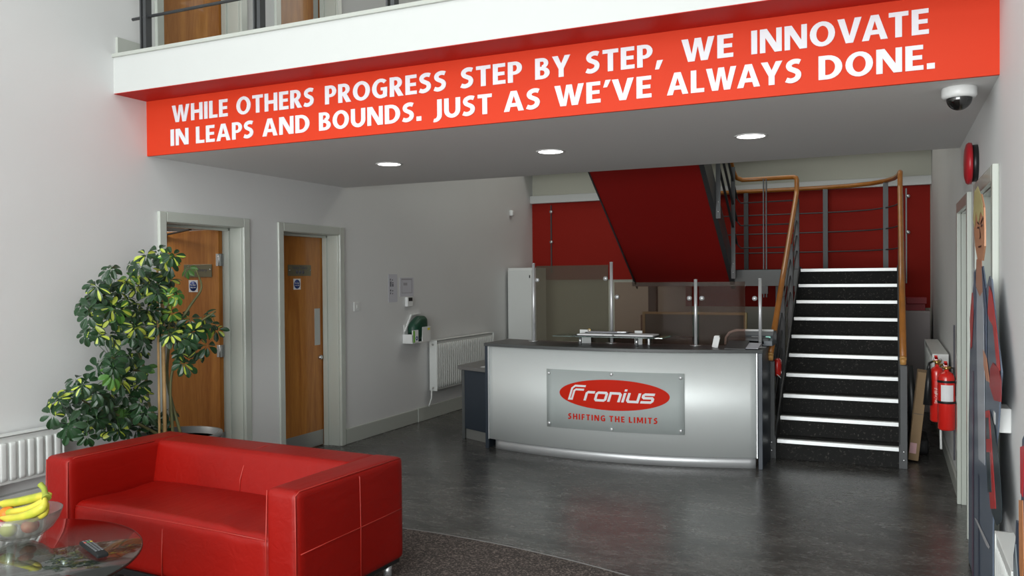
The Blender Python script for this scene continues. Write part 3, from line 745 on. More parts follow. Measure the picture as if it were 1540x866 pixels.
# slanted squared lettering of the logo, drawn as pen strokes
SW = .25
def bend(pts, r=.12):   # chamfer inner corners
    o = [pts[0]]
    for i in range(1, len(pts)-1):
        a, p, b = Vector(pts[i-1]), Vector(pts[i]), Vector(pts[i+1])
        o += [tuple(p+(a-p).normalized()*r), tuple(p+(b-p).normalized()*r)]
    return o+[pts[-1]]
glyph = {  # unit x-height 1, pen width .2
 'F': (1.55, [([(.10, 0), (.10, 1.22), (.35, 1.50), (1.45, 1.50)], 0), ([(.40, 0), (.40, .98), (.54, 1.12), (1.38, 1.12)], 0), ([(.0, .09), (.50, .09)], 0)]),
 'r': (.92, [([(.1, 0), (.1, .78), (.22, .90), (.9, .90)], 0)]),
 'o': (1.25, [([(.1, .22), (.1, .78), (.22, .90), (.98, .90), (1.10, .78), (1.10, .22), (.98, .1), (.22, .1)], 1)]),
 'n': (1.25, [([(.1, 0), (.1, .90), (.95, .90), (1.10, .76), (1.10, 0)], 0)]),
 'i': (.32, [([(.12, 0), (.12, .98)], 0), ([(.12, 1.14), (.12, 1.36)], 0)]),
 'u': (1.25, [([(.1, 1.0), (.1, .24), (.24, .1), (1.10, .1), (1.10, 1.0)], 0)]),
 's': (1.25, [([(1.15, .90), (.25, .90), (.12, .80), (.12, .64), (.25, .53), (.98, .53), (1.1, .42), (1.1, .22), (.98, .1), (.02, .1)], 0)])}
bm = bmesh.new(); adv = 0; total = sum(glyph[c][0] for c in 'Fronius')+.12*6
LX0, LX1, LZ0, XH = -2.585, -1.80, .531, .083
k_ = (LX1-LX0-.03)/total
for c in 'Fronius':
    wdt, strokes = glyph[c]
    for pts, cl in strokes:
        band = stroke_poly(pts, SW if c != 'F' else .205, bool(cl))
        P3 = []
        for a, b in band:
            row = []
            for q in (a, b):
                x = LX0+(adv+q.x)*k_+q.y*XH*.32; z = LZ0+q.y*XH
                row.append((x, z))
            P3.append(row)
        m_ = len(P3)
        for i in range(m_ if cl else m_-1):
            (a0, b0), (a1, b1) = P3[i], P3[(i+1) % m_]
            ff = []; bb = []
            for (x, z) in (a0, b0, b1, a1):
                ff.append(bm.verts.new((x, yf(x)-.0515, z))); bb.append(bm.verts.new((x, yf(x)-.0495, z)))
            bm.faces.new(ff)
            for j in range(4): bm.faces.new((ff[j], ff[(j+1) % 4], bb[(j+1) % 4], bb[j]))
    adv += wdt+.12
mbo = MB(); mbo.bm.free(); mbo.bm = bm; mbo.build('logo_lettering', M['whitepaper'], sn)
set_line('SHIFTING THE LIMITS', -2.585, -1.795, .360, .410, lambda x, z, d: (x, yf(x)-.0478-d, z), MSR, sn, .002, .27, .42)

# glass screens on the back of the desk top
SYG = 7.27
gs = thing('glass_screen', 'row of tinted glass screen panes between slim metal posts on the desk', 'screen', (-2.1, SYG, .992))
for x, zt in ((-3.125, 1.735), (-2.345, 1.735), (-1.57, 1.57), (-1.02, 1.575)):
    p = MB().tube([(x, SYG, .993), (x, SYG, zt)], .0145, 16).build('post', M['alu'], gs)
    MB().lathe([(.0, .006), (.05, .006), (.055, 0)], (x, SYG, .992), 24).build('post_base', M['chrome'], p)
    MB().lathe([(.016, 0), (.016, .006), (.0, .009)], (x, SYG, zt), 16).build('post_cap', M['alu'], p)
MB().box(-3.10, -2.375, SYG-.005, SYG+.005, 1.0, 1.715).build('glass_pane', M['glass'], gs)
MB().box(-2.315, -1.60, SYG-.005, SYG+.005, 1.0, 1.555).build('glass_pane', M['glassclear'], gs)
MB().box(-1.54, -1.145, SYG-.005, SYG+.005, 1.0, 1.555).build('glass_pane', M['glassclear'], gs)
for x, z in ((-3.085, 1.58), (-2.40, 1.59), (-2.29, 1.42), (-1.625, 1.41), (-1.515, 1.41), (-1.065, 1.41)):
    MB().lathe([(0, -.014), (.020, -.014), (.020, .014), (0, .014)], (x, SYG, z), 18, 'y').build('glass_clamp', M['alu'], gs)

# shelf on the desk top
sh = thing('glass_shelf', 'small clear glass shelf on metal stubs on the desk top', 'shelf', (-2.3, 7.05, .992))
MB().box(-2.80, -1.78, 6.93, 7.19, 1.068, 1.078).build('shelf_glass', M['greenglass'], sh, .002)
for x in (-2.555, -2.03):
    MB().tube([(x, 7.0, .993), (x, 7.0, 1.067)], .014, 14).build('stub', M['chrome'], sh)
    MB().box(x-.075, x+.033 if x < -2.3 else x-.005, 7.196, 7.201, .993, 1.118).build('side_plate', M['plastic'], sh)
MB().box(-1.985, -1.97, 7.20, 7.23, .993, 1.068).build('side_plate', M['alu'], sh)
bd = thing('ring_binder', 'open black ring binder with white pages on the glass shelf', 'binder', (-2.25, 7.05, 1.079))
MB().box(-2.60, -1.86, 6.945, 7.17, 1.079, 1.083).build('cover', M['black'], bd)
for x0, x1, ti in ((-2.57, -2.235, 0), (-2.225, -1.87, 1)):
    MB().soft(x0, x1, 6.95, 7.165, 1.083, 1.096, .005, (0, 0, .004), 8).build('page_block', M['whitepaper'], bd)
cb = thing('clipboard', 'dark clipboard lying on the open ring binder', 'clipboard', (-2.3, 7.1, 1.1))
MB().box(-2.52, -2.12, 7.03, 7.17, 1.100, 1.106).build('board', M['black'], cb)
MB().box(-2.50, -2.15, 7.04, 7.16, 1.106, 1.110).build('papers', M['paper'], cb)
MB().lathe([(.010, -.004), (.014, -.004), (.014, .004), (.010, .004), (.010, -.004)], (-2.49, 7.06, 1.124), 18, 'y', closed=True).build('hanging_ring', M['brass'], cb)
MB().box(-2.22, -2.14, 7.04, 7.06, 1.110, 1.116).build('clip', M['chrome'], cb)

# telephone / printer at the right end
pr = thing('printer', 'dark grey desktop printer with pale curved lid at the right end of the desk', 'printer', (-1.12, 7.4, .742))
MB().soft(-1.30, -.945, 7.31, 7.60, .993, 1.075, .02, (0, 0, 0), 8).build('body', M['dark'], pr)
MB().prism([(7.31, 1.0), (7.31, 1.045), (7.42, 1.118), (7.60, 1.118), (7.60, 1.0)], -1.30, -.925, 'x').build('control_panel', mat('printer_panel', (.055, .07, .085), .35), pr, .004)
MB().tube([(-1.335, 7.38, 1.0), (-1.33, 7.38, 1.06), (-1.30, 7.38, 1.105), (-1.24, 7.38, 1.128), (-.925, 7.38, 1.130)], .010, 10).build('lid_edge', M['plastic'], pr)
MB().box(-1.10, -1.03, 7.330, 7.336, 1.055, 1.085).build('display', M['black'], pr)
MB().box(-.985, -.945, 7.34, 7.346, 1.068, 1.082).build('status_light', mat('status_screen', (.2, .5, .42), .4, emit=(.25, .6, .5), estr=.35), pr)
ds = thing('card_dispenser', 'slim pale leaflet holder standing left of the printer', 'holder', (-1.37, 7.15, .992))
MB().bar((-1.375, 7.12, .993), (-1.355, 7.12, 1.085), .018, .05).build('body', M['plastic'], ds)
MB().box(-1.372, -1.335, 7.10, 7.14, 1.083, 1.095).build('lip', M['plastic'], ds)
lp = thing('letter_tray', 'clear grey tray of papers on the right end of the desk', 'tray', (-1.15, 7.1, .993))
MB().prism([(6.98, .993), (6.98, 1.0), (7.20, 1.05), (7.20, .993)], -1.27, -1.10, 'x').build('tray', M['dark'], lp)
MB().prism([(7.0, 1.0), (7.0, 1.004), (7.2, 1.035), (7.2, 1.03)], -1.16, -1.0, 'x').build('papers', M['paper'], lp)

# things behind the screens
mo = thing('monitor', 'black computer monitor seen behind the glass shelf', 'monitor', (-2.5, 7.85, .742))
MB().box(-2.76, -2.28, 7.80, 7.84, .80, 1.02).build('display_casing', M['black'], mo, .004)
MB().box(-2.60, -2.44, 7.72, 7.92, .742, .752).box(-2.55, -2.49, 7.83, 7.85, .75, .85).build('monitor_stand', M['black'], mo)
ch = thing('office_chair', 'black office chair behind the desk right of the monitor', 'chair', (-2.0, 8.3, 0))
MB().soft(-2.28, -1.80, 8.42, 8.50, .52, .985, .03, (0, .01, 0), 8).build('backrest', M['black'], ch)
MB().soft(-2.28, -1.80, 8.02, 8.46, .42, .50, .03, (0, 0, .01), 8).build('seat', M['black'], ch)
MB().tube([(-2.04, 8.24, .08), (-2.04, 8.24, .42)], .03, 12).build('gas_column', M['chrome'], ch)
for k in range(5):
    a = k*2*PI/5
    MB().bar((-2.04, 8.24, .09), (-2.04+.27*math.cos(a), 8.24+.27*math.sin(a), .06), .04, .025).lathe([(0, -.015), (.028, -.015), (.028, .015), (0, .015)], (-2.04+.27*math.cos(a), 8.24+.27*math.sin(a), .028), 12, 'x').build('leg', M['black'], ch)
pb = thing('pinboard_screen', 'dark green office divider with pale wooden edge behind the glass screens', 'divider', (-1.95, 8.95, 0))
MB().box(-2.49, -1.42, 8.93, 8.97, .05, 1.19).build('cloth_panel', M['board'], pb)
MB().box(-2.52, -2.49, 8.92, 8.98, 0, 1.215).box(-1.42, -1.39, 8.92, 8.98, 0, 1.215).box(-2.49, -1.42, 8.92, 8.98, 1.19, 1.215).build('frame', M['lightwood'], pb)
lk = thing('white_locker', 'tall white cabinet against the left wall behind the glass screen', 'cabinet', (-4.65, 10.2, 0))
MB().box(-4.79, -4.43, 10.25, 10.75, 0, 1.74).build('body', M['rad'], lk, .006)
MB().box(-4.785, -4.435, 10.235, 10.249, .02, 1.71).build('cabinet_door', M['rad'], lk, .004)
MB().box(-4.46, -4.45, 10.22, 10.236, 1.60, 1.64).build('handle', M['black'], lk)
ps = tag(MB().box(-3.02, -2.58, 10.6, 11.16, 0, 1.10).build('store_cupboard', M['brownwood'], None, .005), 'plain brown cupboard standing below the red wall behind the glass', 'cupboard')

# pinkish cupboard and red boxes to the right of the stairs
cpd = thing('tall_cupboard', 'off-white cupboard behind the stairs on the right carrying red boxes', 'cupboard', (.28, 10.9, 0))
MB().box(.13, .41, 10.70, 11.14, 0, 1.18).build('body', M['pinkwhite'], cpd, .003)
MB().box(.135, .405, 10.688, 10.699, .03, 1.16).build('cupboard_door', M['pinkwhite'], cpd, .002)
tag(box(.15, .36, 10.78, 11.05, 1.181, 1.26).build('red_file_box', M['redbox'], None, .004), 'dark red file box resting directly on the off-white cupboard', 'box')
tag(box(.16, .375, 10.76, 11.02, 1.261, 1.335).build('red_file_box', M['redbox'], None, .004), 'dark red file box lying on top of the other red box', 'box')

# ------------------------------------------------------------------ radiators
def radiator(label, wall_x, s, y0, y1, z0, z1, dep, n, valve_end, pipe=None):
    """s=+1 : wall at smaller x (left wall)."""
    t = thing('radiator', label, 'radiator', (wall_x, (y0+y1)/2, z0))
    xa, xb = sorted((wall_x+s*.03, wall_x+s*dep)); xf = wall_x+s*dep
    mb = MB(); w_ = (y1-y0-.03)/n
    mb.box(xa, xb-.012 if s > 0 else xb, y0+.01, y1-.01, z0+.01, z1-.012)
    for k in range(n):
        a = y0+.015+k*w_; 
        x0_, x1_ = sorted((xf-s*.012, xf+s*.0))
        mb.prism([(a+w_*.12, x0_ if s > 0 else x1_), (a+w_*.25, xf), (a+w_*.75, xf), (a+w_*.88, x0_ if s > 0 else x1_)], z0+.035, z1-.05, 'z') if False else mb.soft(x0_-.004, x1_+.004, a+w_*.14, a+w_*.86, z0+.03, z1-.045, .0075, (0, 0, 0), 5)
    mb.build('panel', M['rad'], t)
    for ya, yb in ((y0, y0+.012), (y1-.012, y1)):
        x0_, x1_ = sorted((wall_x+s*.02, xf+s*.004))
        MB().box(x0_, x1_, ya, yb, z0, z1).build('end_cover', M['rad'], t, .004)
    x0_, x1_ = sorted((wall_x+s*.02, xf+s*.004))
    g = MB().box(x0_, x1_, y0, y1, z1-.006, z1)
    g.build('top_cover', M['rad'], t, .002)
    ym = y0 if valve_end == 0 else y1
    sg_ = -1 if valve_end == 0 else 1
    v = MB().tube([(wall_x+s*dep*.6, ym, z0+.04), (wall_x+s*dep*.6, ym+sg_*.045, z0+.04)], .011, 10).tube([(wall_x+s*dep*.6, ym+sg_*.035, z0+.04), (wall_x+s*dep*.6, ym+sg_*.045, z0-.08), (wall_x+s*dep*.6, ym+sg_*.10, max(.01, z0-.2 if pipe is None else pipe))], .009, 10)
    v.build('supply_pipe', M['rad'], t)
    MB().lathe([(0, 0), (.012, 0), (.012, .004), (0, .004)], (wall_x+s*dep*.55, 0, 0), 14, 'y')
    MB().lathe([(.004, -.004), (.013, -.004), (.013, 0)], (wall_x+s*dep*.6, ym if sg_ < 0 else ym, z1-.05), 14, 'y').build('air_vent', M['kick'], t)
    return t
radiator('white ribbed radiator on the left wall near the reception desk', XL, 1, 8.13, 9.62, .32, .90, .115, 30, 0, .16)
r0 = radiator('white ribbed radiator beside the left end of the red sofa', XL, 1, 2.2, 3.50, .40, .70, .10, 22, 0, .01)
MB().lathe([(0, 0), (.026, 0), (.03, .01), (.03, .05), (.024, .06), (0, .06)], (XL+.075, 3.02, .37), 18).build('thermostat_valve', M['plastic'], r0)
MB().tube([(XL+.075, 3.02, .0), (XL+.075, 3.02, .37)], .022, 12).build('pipe_cover', M['plastic'], r0)
radiator('white radiator on the right wall behind the fire extinguishers', XR, -1, 7.52, 9.25, .40, .955, .135, 26, 0, .2)
radiator('white radiator low on the right wall in front of the doors', XR, -1, 3.14, 3.62, .12, .62, .08, 12, 0, .01)

# trunking under left radiator
tag(box(XL+.001, XL+.05, YF+.1, 3.95, .155, .33).build('pipe_boxing', M['white'], None, .004), 'white boxed-in pipe run along the wall beneath the sofa-side radiator', 'boxing')

# ------------------------------------------------------------------ small wall things, left wall
sw = thing('light_switch', 'white light switch on the left wall right of the second door', 'switch', (XL, 6.75, 1.33))
MB().box(XL, XL+.010, 6.71, 6.80, 1.285, 1.375).build('plate', M['plastic'], sw, .002)
MB().box(XL+.010, XL+.015, 6.745, 6.765, 1.315, 1.345).build('rocker', M['rad'], sw, .001)
n1 = thing('notice_sheet', 'pale printed notice sheet, the taller left one of the pair', 'notice', (XL, 7.42, 1.5))
MB().box(XL+.0, XL+.003, 7.33, 7.50, 1.355, 1.652).build('sheet', M['paper'], n1)
for k, (w_, zz) in enumerate(((.03, 1.585), (.05, 1.555), (.05, 1.52), (.04, 1.47), (.03, 1.44))):
    MB().box(XL+.003, XL+.0038, 7.36, 7.36+w_*.5, zz, zz+(.02 if k != 2 else .035)).box(XL+.003, XL+.0038, 7.40, 7.40+w_*.5, zz, zz+(.012 if k != 2 else .03)).build('printed_mark', M['ink'], n1)
n2 = thing('notice_sheet', 'square printed notice above the small white thermostat', 'notice', (XL, 7.7, 1.5))
MB().box(XL, XL+.003, 7.55, 7.83, 1.41, 1.615).build('sheet', M['paper'], n2)
MB().box(XL+.003, XL+.0038, 7.58, 7.80, 1.59, 1.605).box(XL+.003, XL+.0038, 7.585, 7.80, 1.445, 1.452).box(XL+.003, XL+.0038, 7.585, 7.592, 1.445, 1.59).box(XL+.003, XL+.0038, 7.79, 7.80, 1.445, 1.59).box(XL+.003, XL+.0038, 7.62, 7.70, 1.53, 1.56).build('printed_mark', mat('pale_print', (.36, .35, .38), .7), n2)
th = thing('thermostat', 'small white thermostat with dark display on the left wall', 'thermostat', (XL, 7.71, 1.36))
MB().box(XL, XL+.035, 7.655, 7.77, 1.300, 1.402).build('casing', M['plastic'], th, .004)
MB().box(XL+.035, XL+.036, 7.675, 7.755, 1.358, 1.398).build('display', M['black'], th)
fk = thing('first_aid_station', 'green first aid pouch in a white wall holder beneath the notices', 'first aid kit', (XL, 7.78, 1.0))
MB().box(XL, XL+.13, 7.60, 7.98, .90, .912).box(XL, XL+.01, 7.62, 7.98, .912, 1.10).box(XL+.118, XL+.13, 7.60, 7.715, .912, 1.045).box(XL+.118, XL+.13, 7.80, 7.98, .912, 1.07).box(XL, XL+.13, 7.60, 7.606, .912, 1.0).build('wall_holder', M['plastic'], fk, .003)
MB().prism([(7.615, 1.03), (7.755, 1.21), (7.95, 1.222), (7.95, 1.208), (7.768, 1.195), (7.632, 1.022)], XL+.002, XL+.022, 'x').build('open_lid', M['plastic'], fk, .002)
MB().soft(XL+.012, XL+.116, 7.66, 7.965, .915, 1.185, .05, (.012, 0, .008), 12, fn=lambda p: (p.x, p.y, p.z-(.55*max(0, 7.80-p.y) if p.z > 1.02 else 0))).build('pouch', M['bag'], fk)
MB().box(XL+.131, XL+.133, 7.61, 7.71, .912, 1.04).build('holder_front', M['whitepaper'], fk)
MB().box(XL+.133, XL+.134, 7.605, 7.64, .912, 1.04).build('green_stripe', M['lime'], fk)
MB().lathe([(.010, 0), (.022, 0), (.022, .001), (.010, .001), (.010, 0)], (XL+.134, 7.675, .955), 20, 'x', closed=True).build('round_emblem', M['blue'], fk)
MB().box(XL+.131, XL+.132, 7.91, 7.96, 1.03, 1.055).build('yellow_mark', M['yellow'], fk)
pir = thing('motion_sensor', 'small white motion sensor high on the left wall', 'sensor', (XL, 10.42, 2.5))
MB().soft(XL, XL+.05, 10.37, 10.44, 2.465, 2.545, .012, (0, 0, 0), 6).build('casing', M['plastic'], pir)
MB().box(XL+.049, XL+.052, 10.385, 10.425, 2.475, 2.505).build('sensor_window', M['rad'], pir)

# right wall small things
al = thing('alarm_bell', 'round red alarm bell high on the right wall above the doors', 'alarm', (XR, 5.30, 2.225))
MB().lathe([(0, 0), (.104, 0), (.104, -.030), (.0, -.030)], (XR, 5.30, 2.225), 36, 'x').build('back_box', M['black'], al)
MB().lathe([(.116, -.030), (.118, -.046), (.110, -.056), (.08, -.064), (.0, -.066)], (XR, 5.30, 2.225), 40, 'x').build('gong', mat('alarm_red', (.42, .012, .02), .35), al)
sk = thing('wall_socket_box', 'white square surface box on the right wall beside the cut-out figure', 'switch box', (XR, 4.0, 1.0))
MB().box(XR-.05, XR, 3.86, 4.00, .955, 1.055).build('casing', M['plastic'], sk, .004)
MB().box(XR-.054, XR-.05, 3.90, 3.96, .98, 1.03).build('rocker', M['rad'], sk, .001)
tag(MB().tube([(XR-.012, 7.02, 1.22), (XR-.012, 7.02, .2)], .006, 8).build('wall_cable', M['ink'], None), 'thin grey cable running down the right wall behind the extinguishers', 'cable')

# CCTV dome and downlights
cc = thing('security_camera', 'white dome security camera with smoked bubble under the low ceiling', 'camera', (.295, 4.46, 2.49))
MB().lathe([(.0, 0), (.072, 0), (.076, -.006), (.076, -.040), (.068, -.052), (.058, -.052)], (.295, 4.46, 2.49), 40).build('housing', M['plastic'], cc)
MB().lathe([(.056, -.050)]+[(.056*math.cos(t), -.052-.056*math.sin(t)) for t in [R(a) for a in range(0, 90, 9)]]+[(0, -.108)], (.295, 4.46, 2.49), 32).build('bubble', M['dome'], cc)
MB().lathe([(0, -.02), (.03, -.03), (.034, -.06), (.026, -.085), (0, -.095)], (.295, 4.46, 2.49), 20).build('camera_core', M['black'], cc)
for x, lab in ((-3.522, 'recessed round ceiling downlight nearest the left wall'), (-2.177, 'middle recessed round ceiling downlight above the desk'), (-.807, 'recessed round ceiling downlight nearest the stairs')):
    t = thing('downlight', lab, 'downlight', (x, 5.385, 2.49))
    MB().lathe([(.088, 0), (.104, -.0), (.104, -.004), (.088, -.006), (.084, 0)], (x, 5.385, 2.49), 36, closed=True).build('trim_ring', M['plastic'], t)
    MB().lathe([(0, -.003), (.086, -.003), (.086, 0), (0, 0)], (x, 5.385, 2.49), 32).build('lamp_disc', M['lamp'], t)

# gallery balustrade
gb = thing('gallery_balustrade', 'grey steel railing along the upper gallery edge', 'railing', (-2.2, 4.1, 3.15))
x = -4.655
while x < .4:
    MB().box(x-.026, x-.014, 4.08, 4.13, 3.13, 4.05).box(x+.006, x+.032, 4.08, 4.13, 3.13, 4.05).build('rail_post', M['steel'], gb)
    x += 1.0
for z in (3.412, 3.62, 3.83):
    MB().tube([(XL+.05, 4.1, z), (XR-.02, 4.1, z)], .011, 8).build('rail_bar', M['steel'], gb)
MB().tube([(XL+.0, 4.1, 4.07), (XR, 4.1, 4.07)], .025, 14).build('handrail', M['rail'], gb)

# ------------------------------------------------------------------ fire extinguishers
def extinguisher(x, y, zb, h, r, label, horn):
    t = thing('fire_extinguisher', label, 'fire extinguisher', (x, y, zb), 'red fire extinguishers by the right wall')
    MB().lathe([(0, 0), (r*.8, 0), (r, .012), (r, h*.74)]+[(r*math.cos(a), h*.74+r*1.0*math.sin(a)) for a in [R(q) for q in range(10, 75, 12)]]+[(r*.28, h*.74+r*1.05), (r*.26, h*.88), (0, h*.88)], (x, y, zb), 28).build('cylinder', M['red'], t)
    MB().tube([(x, y, zb+h*.86), (x, y, zb+h*.93)], .016, 12).tube([(x-.03, y, zb+h*.905), (x+.03, y, zb+h*.905)], .009, 8).build('valve', M['brass'], t)
    MB().bar((x, y+.03, zb+h*.94), (x-.01, y-.055, zb+h*.995), .022, .012).bar((x, y+.02, zb+h*.925), (x-.01, y-.06, zb+h*.94), .02, .008).build('squeeze_handle', M['red'], t)
    MB().tube([(x-.018, y-.01, zb+h*.965), (x-.018, y-.01, zb+h*.92)], .006, 6).build('pin', M['chrome'], t)
    lb = []
    if not horn:
        n = 14; bm = bmesh.new(); g = []
        for i in range(n+1):
            a = R(-130+i*(85/n)); g.append([bm.verts.new((x+(r+.001)*math.cos(a), y+(r+.001)*math.sin(a), zb+z)) for z in (h*.42, h*.66)])
        for i in range(n): bm.faces.new((g[i][0], g[i+1][0], g[i+1][1], g[i][1]))
        q = MB(); q.bm.free(); q.bm = bm; q.build('label', M['whitepaper'], t, recalc=False)
        for z in (.39, .69):
            MB().lathe([(r+.0015, h*z), (r+.003, h*z), (r+.003, h*z+.018), (r+.0015, h*z+.018), (r+.0015, h*z)], (x, y, zb), 28, closed=True).build('strap', M['black'], t)
        MB().tube([(x+.03, y, zb+h*.905), (x+.045, y-.01, zb+h*.9), (x+.052, y-.02, zb+h*.75), (x+.055, y-.01, zb+h*.5)], .007, 8).build('hose', M['black'], t)
    else:
        n = 10; bm = bmesh.new(); g = []
        for i in range(n+1):
            a = R(-115+i*(70/n)); g.append([bm.verts.new((x+(r+.001)*math.cos(a), y+(r+.001)*math.sin(a), zb+z)) for z in (h*.28, h*.62)])
        mk = mat('printed_instructions', (.72, .018, .012), .3); nt = mk.node_tree; b = nt.nodes['Principled BSDF']
        tc = nt.nodes.new('ShaderNodeTexCoord'); nz = nt.nodes.new('ShaderNodeTexNoise'); nz.inputs['Scale'].default_value = 110
        rp = nt.nodes.new('ShaderNodeValToRGB'); rp.color_ramp.elements[0].position = .52; rp.color_ramp.elements[0].color = (.72, .018, .012, 1); rp.color_ramp.elements[1].position = .6; rp.color_ramp.elements[1].color = (.8, .5, .45, 1)
        nt.links.new(tc.outputs['Object'], nz.inputs['Vector']); nt.links.new(nz.outputs[0], rp.inputs[0]); nt.links.new(rp.outputs[0], b.inputs['Base Color'])
        for i in range(n): bm.faces.new((g[i][0], g[i+1][0], g[i+1][1], g[i][1]))
        q = MB(); q.bm.free(); q.bm = bm; q.build('label', mk, t, recalc=False)
        MB().tube([(x-.03, y, zb+h*.905), (x-.055, y-.02, zb+h*.88), (x-.06, y-.045, zb+h*.78)], [.008, .010, .016], 10).build('swivel_pipe', M['black'], t)
        MB().tube([(x-.058, y-.045, zb+h*.80), (x-.062, y-.055, zb+h*.60), (x-.07, y-.065, zb+h*.26)], [.014, .022, .032], 16).build('horn', M['black'], t)
    MB().box(x+r*.2, XR, y-.02, y+.02, zb+h*.70, zb+h*.74).build('wall_bracket', M['dark'], t)
    return t
extinguisher(.375, 6.99, .43, .52, .060, 'red fire extinguisher with white label, nearest the door frame', False)
extinguisher(.325, 7.30, .44, .525, .050, 'red fire extinguisher with black discharge horn, between the others', True)
extinguisher(.345, 7.435, .47, .45, .038, 'small red extinguisher half hidden farthest from the door frame', False)

# leaning cardboard box beside the stairs
cbx = thing('cardboard_box', 'long brown cardboard box leaning against the right side of the stairs', 'box', (.2, 7.9, 0))
b = MB(); ang = R(6)
def rotp(p):
    x, y, z = p; px, pz = .125, .0
    xx = px+(x-px)*math.cos(ang)+(z-pz)*math.sin(ang)-0; zz = pz-(x-px)*math.sin(ang)+(z-pz)*math.cos(ang); return (xx, y, zz+.02)
b.box(.125, .205, 7.80, 8.05, .0, .76)
for v in b.bm.verts: v.co = rotp(v.co)
b.build('carton', M['card'], cbx, .003)
for (x0, x1, z0, z1, mt, nm) in ((.128, .202, .60, .615, 'card', 'flap_edge'), (.128, .18, .06, .15, 'tape', 'shipping_label'), (.13, .20, .40, .403, 'ink', 'crease')):
    b = MB().box(x0, x1, 7.797, 7.80, z0, z1)
    for v in b.bm.verts: v.co = rotp(v.co)
    b.build(nm, M[mt], cbx)
tag(MB().soft(.13, .30, 8.15, 8.6, 0, .14, .03, (0, 0, .01), 6).build('black_bag', M['rubber'], None), 'low black bag on the floor behind the leaning cardboard box', 'bag')
tag(MB().tube([(.17, 8.12, .0), (.165, 8.10, .5), (.15, 8.08, .80)], [.03, .035, .02], 10).build('rolled_umbrella', M['black'], None), 'dark rolled umbrella standing behind the cardboard box', 'umbrella')
rdb = thing('red_bag', 'red bag hanging in the gap between the desk and the stairs', 'bag', (-.93, 7.75, .8))
MB().soft(-.963, -.90, 7.66, 7.78, .70, .86, .03, (0, .01, 0), 7).build('bag_body', M['red'], rdb)
MB().tube([(-.95, 7.70, .74), (-.93, 7.66, .72), (-.90, 7.67, .69)], .004, 6).build('cord', M['plastic'], rdb)

# ------------------------------------------------------------------ cut-out figures on the right
cf = thing('cutout_figure', 'life-size flat cut-out of a blond man in blue and red work jacket', 'cut-out', (.385, 4.7, 0))
def patch(name, pts, col, lift, th=.0012, rough=.3, X=.385):
    m = mat('print_'+name, col, rough)
    MB().prism(pts, X-lift-th, X-lift, 'x').build(name, m, cf)
PT = dict(
 body=[(4.785, 1.626), (4.938, 1.505), (5.105, 1.212), (5.198, .761), (5.212, .01), (4.006, .01), (4.01, .5), (3.951, .801), (3.807, .992), (3.695, 1.218), (3.85, 1.364), (4.045, 1.579), (4.124, 1.593), (4.264, 1.533), (4.413, 1.639)],
 head=[(4.779, 2.014), (4.472, 1.98), (4.349, 1.908), (4.32, 1.805), (4.321, 1.729), (4.413, 1.664), (4.642, 1.668), (4.783, 1.744), (4.856, 1.884)])
m_ = MB(); m_.prism(PT['body'], .387, .393, 'x'); m_.build('backing_board', mat('print_blue', (.12, .15, .20), .3), cf)
MB().prism(PT['head'], .386, .393, 'x').build('head', mat('print_skin', (.60, .30, .17), .35), cf)
patch('hair', [(4.779, 2.02), (4.60, 2.03), (4.472, 1.985), (4.379, 1.931), (4.349, 1.868), (4.473, 1.898), (4.572, 1.85), (4.709, 1.915), (4.78, 1.84), (4.856, 1.884)], (.62, .58, .27), .001)
patch('neck', [(4.677, 1.675), (4.413, 1.67), (4.384, 1.515), (4.51, 1.494), (4.714, 1.542)], (.50, .22, .12), .0005)
patch('shirt', [(4.714, 1.536), (4.51, 1.494), (4.353, 1.522), (4.298, 1.153), (4.273, .734), (4.586, .7), (4.649, 1.116)], (.42, .45, .50), .0006)
patch('shoulder_panel', [(4.861, 1.506), (4.938, 1.505), (5.061, 1.359), (5.02, 1.2), (4.95, 1.22), (4.863, 1.403)], (.50, .03, .03), .0008)
patch('sleeve_panel', [(4.098, 1.55), (4.153, 1.432), (4.099, 1.406), (3.946, 1.385), (3.80, 1.214), (3.70, 1.225), (3.804, 1.367), (3.994, 1.523)], (.55, .03, .03), .0008)
patch('collar', [(4.413, 1.639), (4.37, 1.52), (4.30, 1.40), (4.26, 1.16), (4.20, 1.2), (4.20, 1.45), (4.264, 1.533)], (.05, .08, .15), .001)
patch('lapel', [(4.785, 1.626), (4.66, 1.50), (4.68, 1.30), (4.76, 1.34), (4.86, 1.5)], (.06, .09, .16), .001)
patch('hand', [(4.356, 1.255), (4.211, 1.237), (4.075, 1.134), (4.212, 1.127), (4.327, 1.181)], (.62, .27, .15), .0012)
patch('holster', [(4.049, 1.195), (3.947, 1.233), (3.738, 1.227), (3.66, 1.189), (3.66, 1.108), (3.9, 1.081), (4.076, 1.12)], (.38, .02, .025), .0014)
patch('tool_case', [(4.27, .982), (4.077, 1.016), (3.901, .977), (3.741, .872), (3.64, .72), (3.655, .648), (3.81, .589), (4.003, .593), (4.16, .757)], (.02, .035, .045), .0014)
patch('tool_stripe', [(4.242, .986), (4.077, 1.014), (3.951, .829), (3.833, .651), (4.029, .6), (4.187, .781)], (.50, .02, .02), .0026)
patch('tool_grip', [(4.213, .96), (4.103, .978), (4.052, .895), (4.186, .87)], (.03, .05, .06), .0038)
patch('tool_grip', [(4.187, .811), (4.052, .837), (3.977, .684), (4.134, .646)], (.03, .05, .06), .0038)
patch('leg_seam', [(4.62, .62), (4.58, .62), (4.56, .01), (4.62, .01)], (.04, .05, .09), .0008)
patch('trouser_fold', [(4.90, 1.1), (4.86, 1.1), (4.88, .01), (4.95, .01)], (.10, .05, .09), .0008)
patch('reflective_strap', [(4.803, .355), (4.659, .381), (4.082, .422), (4.109, .402), (4.22, .386)], (.5, .5, .52), .001)
